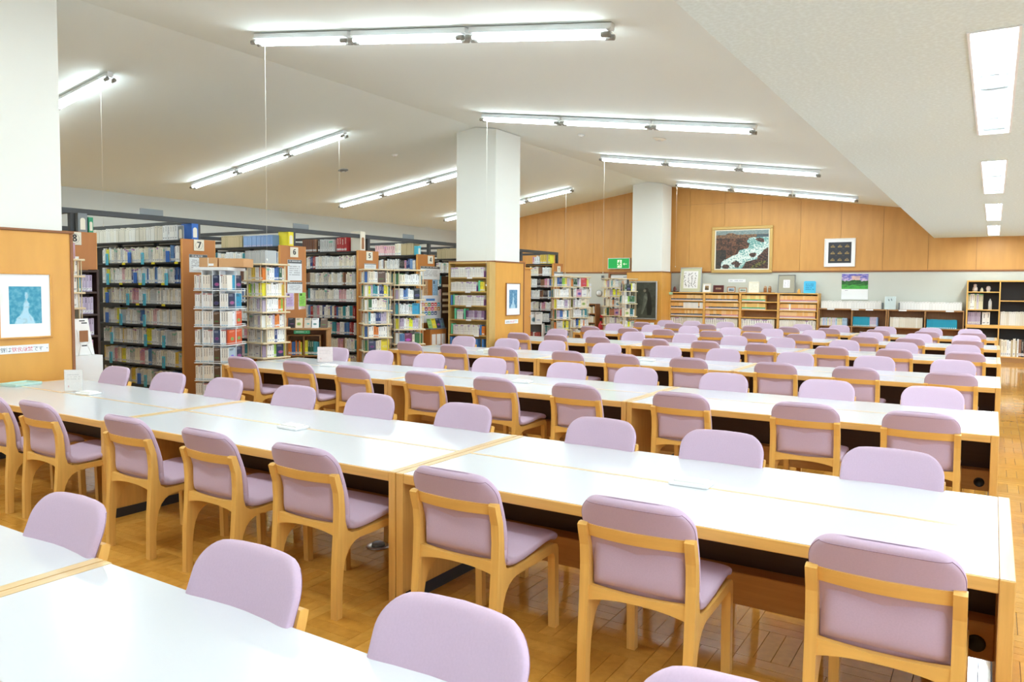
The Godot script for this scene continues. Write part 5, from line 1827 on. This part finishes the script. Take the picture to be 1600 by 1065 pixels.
	frame_parts(t, 0.62, 0.70, 0.022, 0.03, m.metal, brush_writing(c8(240, 240, 240), 12, 4), 0.08, mat(c8(206, 208, 176), 0.7)); lean(t)
	t = thing("framed_calligraphy", "grey mounted small brush drawing standing near the bookcase's right end", "picture", Vector3(-4.65, Y + 0.243, Z - 0.06))
	frame_parts(t, 0.44, 0.485, 0.016, 0.03, m.greymetal, brush_writing(c8(240, 240, 240), 4, 2), 0.12, mat(c8(168, 164, 146), 0.7)); lean(t)
	var small := [[-6.782, 0.235, 0.245, m.cream, "small cream framed picture of a brown scene", c8(150, 120, 80), 0.04, m.white], [-6.455, 0.30, 0.198, mat(c8(92, 34, 34), 0.4), "small dark red framed picture", c8(180, 140, 110), 0.05, mat(c8(80, 28, 30), 0.6)], [-6.098, 0.224, 0.16, m.brown0, "small brown framed landscape with pale sky", c8(150, 170, 190), 0.015, m.white], [-5.782, 0.22, 0.132, m.oak0, "small wooden framed picture of a grey-green shore", c8(160, 180, 170), 0.015, m.white], [-5.486, 0.28, 0.296, m.cream, "plain cream card with faint writing, no border", c8(236, 232, 214), 0.0, m.cream]]
	for q in small:
		t = thing("framed_picture", q[4] + " on the back wall bookcase", "picture", Vector3(q[0], Y + q[2] / 2, Z))
		var im := img(64, 48, q[5])
		if q[0] > -5.6:
			print_rows(im, Rect2i(8, 6, 48, 36), 5, q[5].darkened(0.12), 4)
		else:
			im.fill_rect(Rect2i(0, 26, 64, 22), q[5].darkened(0.35))
			im.fill_rect(Rect2i(10, 18, 22, 10), q[5].darkened(0.5))
		frame_parts(t, q[1], q[2], 0.022, 0.022, q[3], im, q[6], q[7]); lean(t, -0.1)
	var ow := thing("ornament_board", "low wooden base under the two owl carvings", "base", Vector3(-5.12, Y, Z))
	obj("board", bx(Vector3(0, 0.008, 0), Vector3(0.36, 0.016, 0.14), 0.003), m.oak0, ow)
	for i in 2:
		t = thing("wooden_carving", "brown carved wooden owl figure, %s of the pair on the bookcase" % ["left", "right"][i], "carving", Vector3(-5.188 + i * 0.118, Y + 0.016, Z))
		obj("body", lathe([[0, 0], [0.038, 0.0], [0.044, 0.04], [0.043, 0.09], [0.037, 0.125], [0.036, 0.14], [0.026, 0.163], [0, 0.168]], 16), m.brown1, t)
		for sx in [-1, 1]:
			obj("eye", lathe([[0, 0], [0.01, 0], [0.009, 0.004], [0, 0.005]], 12), m.cream, t).transform = Transform3D(Basis(Vector3.RIGHT, PI / 2), Vector3(sx * 0.013, 0.135, 0.034))
	t = thing("wooden_bell", "small wooden bell standing between the brush drawing and blue board", "ornament", Vector3(-4.32, Y, Z))
	obj("bell", lathe([[0, 0], [0.043, 0.0], [0.044, 0.02], [0.036, 0.07], [0.02, 0.1], [0.008, 0.105], [0.008, 0.115], [0, 0.118]], 18), m.wood1, t)
	t = thing("blue_board", "bright blue board with rounded corners and dark writing on bookcase", "sign", Vector3(-4.055, Y + 0.15, Z))
	var s := st()
	var rp := rounded(0.3, 0.334, 0.035)
	slab(s, rp, -0.006, 0.006)
	var o = obj("board", fin(s), mat(c8(70, 184, 226), 0.5), t)
	o.rotation.y = PI / 2
	o.basis = Basis(Vector3(0, 0, 1), Vector3(0, 1, 0), Vector3(1, 0, 0)) * Basis.from_scale(Vector3(1, 1, 1))
	var bim := img(96, 80, c8(70, 184, 226))
	print_rows(bim, Rect2i(8, 6, 80, 66), 4, c8(30, 110, 160), 14)
	obj("print", card(0.25, 0.22, Transform3D(Basis(), Vector3(0, 0, 0.0068))), tex_mat(bim), t)
	lean(t, -0.1)
	t = thing("rock_ornament", "dark red viewing stone on a flat base at the bookcase's left end", "ornament", Vector3(-7.72, Y, Z))
	obj("base", bx(Vector3(0, 0.012, 0), Vector3(0.2, 0.024, 0.12), 0.004), m.dark0, t)
	var rr := []
	var nn := noise(3, 8.0)
	for i in 9:
		var ring := []
		for k in 12:
			var a := TAU * k / 12
			var r: float = [0.0, 0.05, 0.055, 0.05, 0.045, 0.042, 0.034, 0.02, 0.0][i] * (1.0 + 0.5 * nn.get_noise_2d(i * 0.3, k * 0.3))
			ring.append(Vector3(cos(a) * r, 0.024 + i * 0.018, sin(a) * r * 0.7))
		rr.append(ring)
	obj("stone", skin(rr, true), mat(c8(110, 60, 52), 0.6), t)
	# low cases on the right with papers on top
	for u in 2:
		var x0: float = [-3.80, -2.19][u]
		var x1: float = [-2.205, -0.565][u]
		bookcase("wide_bookcase", "wide low brown bookcase under the grey board, %s of two" % ["left", "right"][u], x0, x1, 1.172, -20.95, 0.36, [0.752, 0.32], m.oak0, m.brown1, (x0 + x1) / 2)
	var rowsq := [[-3.76, -3.1, ["stripe"], 0.2, "pastel striped volumes", 0.0], [-2.98, -2.4, ["sky", "sea", "lilac"], 0.24, "blue and white volumes", 0.0], [-2.14, -1.42, ["report"], 0.25, "large cream volumes", 0.0], [-1.34, -0.68, ["sea"], 0.22, "sea blue volumes", 0.0]]
	for q in rowsq:
		shelf(at(0, 0.752, -20.99), {"x0": q[0], "x1": q[1], "h": [q[3] - 0.008, q[3]], "w": [0.03, 0.045], "d": 0.25, "kinds": q[2], "run": 5, "name": "reference_volume", "group": q[4], "label": "%c volume in the wide low bookcases, %n of the " + q[4]})
	shelf(at(0, 0.32, -20.99), {"x0": -3.0, "x1": -2.5, "h": [0.2, 0.3], "w": [0.03, 0.05], "d": 0.25, "kinds": ["white", "file"], "name": "reference_volume", "group": "white volumes on the lower shelf", "label": "%c volume on the lower shelf of the left wide bookcase, %n from left"})
	for q in [[-3.76, -2.33], [-1.94, -0.60]]:
		shelf(at(0, 1.19, -21.08), {"x0": q[0], "x1": q[1], "h": [0.185, 0.20], "w": [0.05, 0.075], "d": 0.22, "kinds": ["plain"], "run": 7, "name": "pamphlet_file", "cat": "file", "group": "white pamphlet files on the low bookcases", "label": "%c pamphlet file on top of the " + ("left" if q[0] < -3 else "right") + " wide low bookcase, %n from left"})
	for i in 5:
		tag(obj("shelf_label", bx(Vector3([-3.5, -2.93, -2.6, -1.86, -0.86][i], 1.172, -20.935), Vector3(0.17, 0.032, 0.004)), m.white), "white label on the front edge of the wide bookcase top, %s from left" % nth(i + 1), "label")
	for i in 4:
		tag(obj("bookend", bx(Vector3([-2.32, -2.31, -1.955, -1.945][i], 1.27, -21.0 - 0.07 * (i % 2)), Vector3(0.006, 0.17, 0.12)), m.greymetal), "thin grey bookend beside the acrylic stand, %s from left" % nth(i + 1), "bookend", "thin grey bookends")
	t = thing("acrylic_stand", "clear stand with a pale sheet printed with a blue-grey shape", "stand", Vector3(-2.145, 1.19 + 0.16, -21.0))
	var ai := img(96, 128, c8(206, 224, 224))
	for q in [[34, 34, 12], [58, 30, 12]]:
		for yy in range(-q[2], q[2]):
			for xx in range(-q[2] / 2, q[2] / 2):
				if pow(xx / (q[2] / 2.0), 2) + pow(yy / float(q[2]), 2) < 1:
					ai.set_pixel(q[0] + xx + yy / 3, q[1] + yy, c8(70, 96, 104))
	obj("sheet", bx(Vector3(0, 0, 0), Vector3(0.245, 0.32, 0.004)), m.white, t)
	obj("print", card(0.24, 0.315, Transform3D(Basis(), Vector3(0, 0, 0.0025))), tex_mat(ai, 0.2), t)
	obj("cover", bx(Vector3(0, 0, 0.006), Vector3(0.255, 0.33, 0.003)), m.acrylic, t)
	lean(t, -0.15)
	# tall case in the corner
	t = thing("display_bookcase", "tall honey wood bookcase with a black back in the right corner", "bookcase", Vector3(0, 0, -20.95))
	for q in [[-0.52, 0.03, FL, 1.905], [0.125, 0.025, FL, 1.87], [0.78, 0.03, FL, 1.905]]:
		obj("side", bb(Vector3(q[0] - q[1] / 2, q[2], -0.38), Vector3(q[0] + q[1] / 2, q[3], 0), 0.003), m.wood1, t)
	obj("top", bb(Vector3(-0.535, 1.875, -0.38), Vector3(0.795, 1.907, 0.004), 0.003), m.wood0, t)
	obj("back", bb(Vector3(-0.52, FL, -0.385), Vector3(0.78, 1.88, -0.37)), m.black, t)
	for q in [[-0.505, 0.112, 1.645], [-0.505, 0.112, 1.228], [0.138, 0.765, 1.445]]:
		obj("shelf_board", bb(Vector3(q[0], q[2] - 0.022, -0.37), Vector3(q[1], q[2], -0.004), 0.002), m.wood0, t)
	obj("counter", bb(Vector3(-0.52, 0.80, -0.37), Vector3(0.78, 0.872, 0.006), 0.003), m.wood0, t)
	obj("shelf_board", bb(Vector3(-0.505, 0.13, -0.37), Vector3(0.765, 0.155, -0.004), 0.002), m.wood0, t)
	obj("plinth", bb(Vector3(-0.505, FL, -0.36), Vector3(0.765, 0.13, -0.01)), m.oak0, t)
	var fz := -21.08
	shelf(at(0, 1.228, fz), {"x0": -0.5, "x1": -0.2, "h": [0.36, 0.365], "w": [0.04, 0.045], "d": 0.2, "kinds": ["stripe", "white"], "run": 3, "name": "reference_volume", "group": "volumes in the corner bookcase", "label": "%c tall volume on the middle shelf of the corner bookcase, %n from left"})
	shelf(at(0, 0.872, fz), {"x0": -0.5, "x1": -0.22, "h": [0.29, 0.3], "w": [0.034, 0.04], "d": 0.2, "kinds": ["lilac"], "name": "reference_volume", "group": "lilac volumes in the corner bookcase", "label": "%c volume above the counter of the corner bookcase, %n from left"})
	shelf(at(0, 0.872, fz), {"x0": -0.21, "x1": -0.0, "h": [0.29, 0.3], "w": [0.05, 0.1], "d": 0.2, "kinds": ["sky", "white"], "name": "reference_volume", "group": "blue and white volumes in the corner bookcase", "label": "%c volume right of the lilac run in the corner bookcase, %n of these"})
	shelf(at(0, 0.872, fz), {"x0": 0.15, "x1": 0.7, "h": [0.31, 0.32], "w": [0.04, 0.045], "d": 0.2, "kinds": ["report"], "name": "reference_volume", "group": "white volumes in the corner bookcase", "label": "%c volume above the counter, right half of corner bookcase, %n from left"})
	shelf(at(0, 0.155, -20.99), {"x0": 0.15, "x1": 0.7, "h": [0.3, 0.42], "w": [0.03, 0.05], "d": 0.25, "kinds": ["brown", "cream", "tan", "white", "black"], "run": 1, "name": "reference_volume", "group": "old volumes at the foot of the corner bookcase", "label": "%c volume at the foot of the corner bookcase, %n from left"})
	var figs := [[-0.37, 1.645, [[0, 0], [0.05, 0], [0.055, 0.05], [0.045, 0.1], [0.03, 0.12], [0.038, 0.145], [0.03, 0.172], [0, 0.18]], c8(210, 196, 184), "tall pale figurine"], [-0.235, 1.645, [[0, 0], [0.032, 0], [0.036, 0.04], [0.02, 0.075], [0.016, 0.09], [0, 0.098]], c8(206, 204, 180), "smallest pale figurine"], [-0.105, 1.645, [[0, 0], [0.03, 0], [0.034, 0.03], [0.05, 0.07], [0.042, 0.1], [0.03, 0.125], [0, 0.132]], c8(216, 208, 206), "round-headed pale figurine"], [-0.06, 1.228, [[0, 0], [0.036, 0], [0.038, 0.1], [0.034, 0.19], [0.014, 0.23], [0.012, 0.25], [0, 0.252]], c8(206, 208, 206), "slender white bottle shaped ornament"]]
	for q in figs:
		t = thing("figurine", q[4] + " in the corner bookcase", "ornament", Vector3(q[0], q[1], -21.12))
		obj("body", lathe(q[2], 16), mat(q[3], 0.4), t)
		obj("plinth", lathe([[0.0, 0], [0.04, 0], [0.04, 0.006], [0, 0.006]], 16), m.cream, t)

func bookcase(n: String, label: String, x0: float, x1: float, top: float, z: float, depth: float, boards: Array, wm, bm, mid := 999.0):
	var t = thing(n, label, "bookcase", Vector3((x0 + x1) / 2, 0, z))
	var w := x1 - x0
	for sx in [-1, 1]:
		obj("side", bx(Vector3(sx * (w / 2 - 0.0135), (top + FL) / 2, -depth / 2), Vector3(0.025, top - FL, depth), 0.003), wm, t)
	obj("top", bx(Vector3(0, top + 0.002, -depth / 2), Vector3(w - 0.002, 0.028, depth + 0.008), 0.003), wm, t)
	obj("back", bx(Vector3(0, (top + FL) / 2, -depth + 0.006), Vector3(w - 0.05, top - FL - 0.03, 0.01)), bm, t)
	for y in boards:
		obj("shelf_board", bx(Vector3(0, y - 0.012, -depth / 2), Vector3(w - 0.056, 0.024, depth - 0.02), 0.002), wm, t)
	if mid < 900:
		obj("divider", bx(Vector3(mid - (x0 + x1) / 2, (top + FL) / 2, -depth / 2), Vector3(0.024, top - FL - 0.03, depth - 0.012), 0.002), wm, t)

# ------------------------------------------------------------------ on the tables
func table_things():
	var trays := [[-6.52, -3.58, 0.1, "white rectangular tray on the centre strip, left table, second row"], [-3.87, -3.47, -0.05, "white rectangular tray on the middle table of the second row"], [-1.19, -3.53, 0.03, "white rectangular tray on the right table of the second row"], [-6.6, -6.47, 0.1, "white rectangular tray on the left table of the third row"], [-3.93, -6.48, 0.05, "white rectangular tray on the middle table of the third row"], [-6.35, -9.36, 0.0, "white rectangular tray on the left table of the fourth row"], [-3.8, -9.42, 0.0, "white rectangular tray on the middle table of the fourth row"], [-1.2, -6.44, 0.0, "white rectangular tray on the right table of the third row"]]
	var y := TY + 0.0012
	for q in trays:
		var t = thing("paper_tray", q[3], "tray", Vector3(q[0], y, q[1]), q[2])
		obj("dish", bx(Vector3(0, 0.009, 0), Vector3(0.19, 0.018, 0.12), 0.006), m.white, t)
		obj("slips", bx(Vector3(0, 0.022, 0), Vector3(0.15, 0.008, 0.085), 0.002), m.paper, t)
	var mt := thing("mint_tray", "shallow mint green tray at the left end of the second row", "tray", Vector3(-7.62, y, -3.56), 0.2)
	var mg := mat(c8(196, 226, 214), 0.4)
	obj("dish", bx(Vector3(0, 0.006, 0), Vector3(0.2, 0.012, 0.26), 0.004), mg, mt)
	var s := st()
	for q in [[0, 0.128, 0.21, 0.006], [0, -0.128, 0.21, 0.006]]:
		box(s, Vector3(q[0], 0.016, q[1]), Vector3(q[2], 0.02, q[3]), 0.002)
	for q in [[0.1, 0.006, 0.262], [-0.1, 0.006, 0.262]]:
		box(s, Vector3(q[0], 0.016, 0), Vector3(q[1], 0.02, q[2]), 0.002)
	obj("rim", fin(s), mg, mt)
	var st2 := [[-6.79, -3.60, 0.75, 0.15, 0.19, c8(246, 238, 232), "clear notice stand with a faint sheet on the second row's left table"], [-6.98, -6.78, 0.7, 0.19, 0.19, c8(248, 226, 220), "clear notice stand with a pinkish sheet on the third row's left table"], [-7.0, -17.6, 0.6, 0.1, 0.13, c8(246, 246, 246), "small white notice stand on the farthest row's left end"]]
	for q in st2:
		var t = thing("notice_stand", q[6], "notice stand", Vector3(q[0], y, q[1]), q[2])
		obj("base", bx(Vector3(0, 0.002, 0.02), Vector3(q[3], 0.004, 0.07)), m.acrylic, t)
		obj("upright", bx(Vector3(0, q[4] / 2 + 0.004, 0.004), Vector3(q[3], q[4], 0.003)), m.acrylic, t)
		var im := img(96, 96, q[5])
		print_rows(im, Rect2i(14, 20, 70, 30), 3, q[5].darkened(0.16), 5)
		im.fill_rect(Rect2i(18, 72, 5, 8), c8(210, 120, 120))
		obj("sheet", bx(Vector3(0, q[4] / 2 + 0.004, 0.0), Vector3(q[3] - 0.006, q[4] - 0.006, 0.002)), m.paper, t)
		obj("print", card(q[3] - 0.008, q[4] - 0.008, Transform3D(Basis(), Vector3(0, q[4] / 2 + 0.004, 0.0013))), tex_mat(im), t)
	var bk := thing("slip_box", "beige box of slips on the fourth row's left table", "box", Vector3(-6.0, y, -9.1), 0.1)
	obj("body", bx(Vector3(0, 0.03, 0), Vector3(0.26, 0.06, 0.16), 0.004), m.cream, bk)
	obj("lid", bx(Vector3(0, 0.064, 0), Vector3(0.265, 0.008, 0.165), 0.002), m.paper, bk)

# ------------------------------------------------------------------ pictures on the pillars, cords, discs
func small_things():
	for i in 2:
		var z: float = [-3.704, -12.5][i]
		var w: float = [0.466, 0.50][i]
		var h: float = 0.61
		var t = thing("framed_print", ["large framed blue print on the left pillar, white mount", "framed blue print on the middle pillar, white mount"][i], "picture", Vector3(-7.818, 1.435 if i == 0 else 1.428, z), PI / 2)
		var s := st()
		var b := 0.014
		for q in [[0, h / 2, w + b, b], [0, -h / 2, w + b, b], [-w / 2, 0, b, h], [w / 2, 0, b, h]]:
			box(s, Vector3(q[0], q[1], 0.012), Vector3(q[2], q[3], 0.024), 0.003)
		obj("frame", fin(s), m.cladding if i == 0 else m.brown1, t)
		obj("mount", bx(Vector3(0, 0, 0.008), Vector3(w - b, h - b, 0.008)), m.white, t)
		obj("print", card(0.29, 0.355, Transform3D(Basis(), Vector3(0.0, 0.005, 0.0128))), tex_mat(soft_blob(c8(40, 142, 172) if i == 0 else c8(70, 130, 170), c8(196, 226, 238), 5 + i, 0.7), 0.3), t)
		# the notice under it
		var sw: float = [0.56, 0.47][i]
		var sg = thing("wall_notice", ["white strip notice in black and red lettering on the left pillar", "white strip notice on the middle pillar under the print"][i], "sign", Vector3(-7.818, 1.02 if i == 0 else 1.0, [-3.632, -12.465][i]), PI / 2)
		var im := img(512, 74, c8(240, 242, 242))
		var bk := c8(90, 104, 116)
		var rd := c8(214, 92, 110)
		write_on(im, "図書館は飲食厳禁です", 28, 18, 38, [bk, bk, bk, bk, rd, rd, rd, rd, bk, bk], 3)
		line_on(im, Vector2(496, 36), Vector2(499, 38), 5, Color(0.1, 0.1, 0.12))
		obj("strip", bx(Vector3(0, 0, 0.002), Vector3(sw, 0.078, 0.004)), m.white, sg)
		obj("print", card(sw - 0.002, 0.076, Transform3D(Basis(), Vector3(0, 0, 0.0045))), tex_mat(im), sg)
	# pull cords hanging from the battens
	var cords := [[-6.93, -5.85, 1.95, "long pull cord hanging from the nearest right batten row"], [-7.02, -10.4, 1.7, "pull cord hanging in front of the middle pillar"], [-7.02, -14.83, 2.0, "pull cord hanging from the third right batten row"], [-7.10, -19.42, 2.26, "pull cord hanging from the farthest right batten row"], [-10.09, -5.79, 2.45, "pull cord hanging from the nearest left batten row"], [-10.0, -10.08, 2.5, "pull cord hanging from the second left batten row"], [-10.05, -18.8, 2.1, "pull cord hanging from the farthest left batten row"]]
	for q in cords:
		var t = thing("pull_cord", q[3], "cord", Vector3(q[0], 0, q[1]))
		obj("cord", tube([Vector3(0, roof(q[0]) - 0.09, 0), Vector3(0, q[2], 0)], 0.0012, 6), m.string, t)
		obj("bead", lathe([[0, q[2] - 0.03], [0.008, q[2] - 0.028], [0.01, q[2] - 0.01], [0.005, q[2]], [0, q[2] + 0.001]], 10), m.string, t)
	var discs := [[-10.42, -12.08, 0.06, "white", "white smoke detector on the left ceiling slope"], [-11.84, -12.05, 0.11, "greymetal", "round dark speaker disc on the left ceiling slope"], [-4.73, -12.08, 0.11, "cream", "round cream speaker disc on the right ceiling slope"], [-6.2, -12.14, 0.06, "white", "white smoke detector on the right ceiling slope"]]
	for q in discs:
		var t = thing("ceiling_disc", q[4], "detector", Vector3(q[0], roof(q[0]) - 0.001, q[1]))
		t.rotation.z = atan(-0.1475 if q[0] > -8.3 else 0.146)
		var r: float = q[2]
		obj("body", lathe([[0, -0.035], [r * 0.55, -0.034], [r * 0.7, -0.02], [r, -0.012], [r, 0.0], [0, 0]], 24), m[q[3]], t)
		obj("centre", lathe([[0, -0.04], [r * 0.3, -0.039], [r * 0.3, -0.03], [0, -0.03]], 16), m.metal, t)
	var fo = thing("floor_outlet", "round metal floor outlet cover under the second row's middle table", "outlet", Vector3(-3.18, FL, -3.53))
	obj("plate", lathe([[0, 0.0], [0.075, 0.0], [0.072, 0.006], [0.05, 0.008], [0.048, 0.004], [0.0, 0.004]], 28), m.metal, fo)
	obj("cap", lathe([[0, 0.004], [0.042, 0.004], [0.04, 0.02], [0.03, 0.026], [0, 0.026]], 24), m.greymetal, fo)
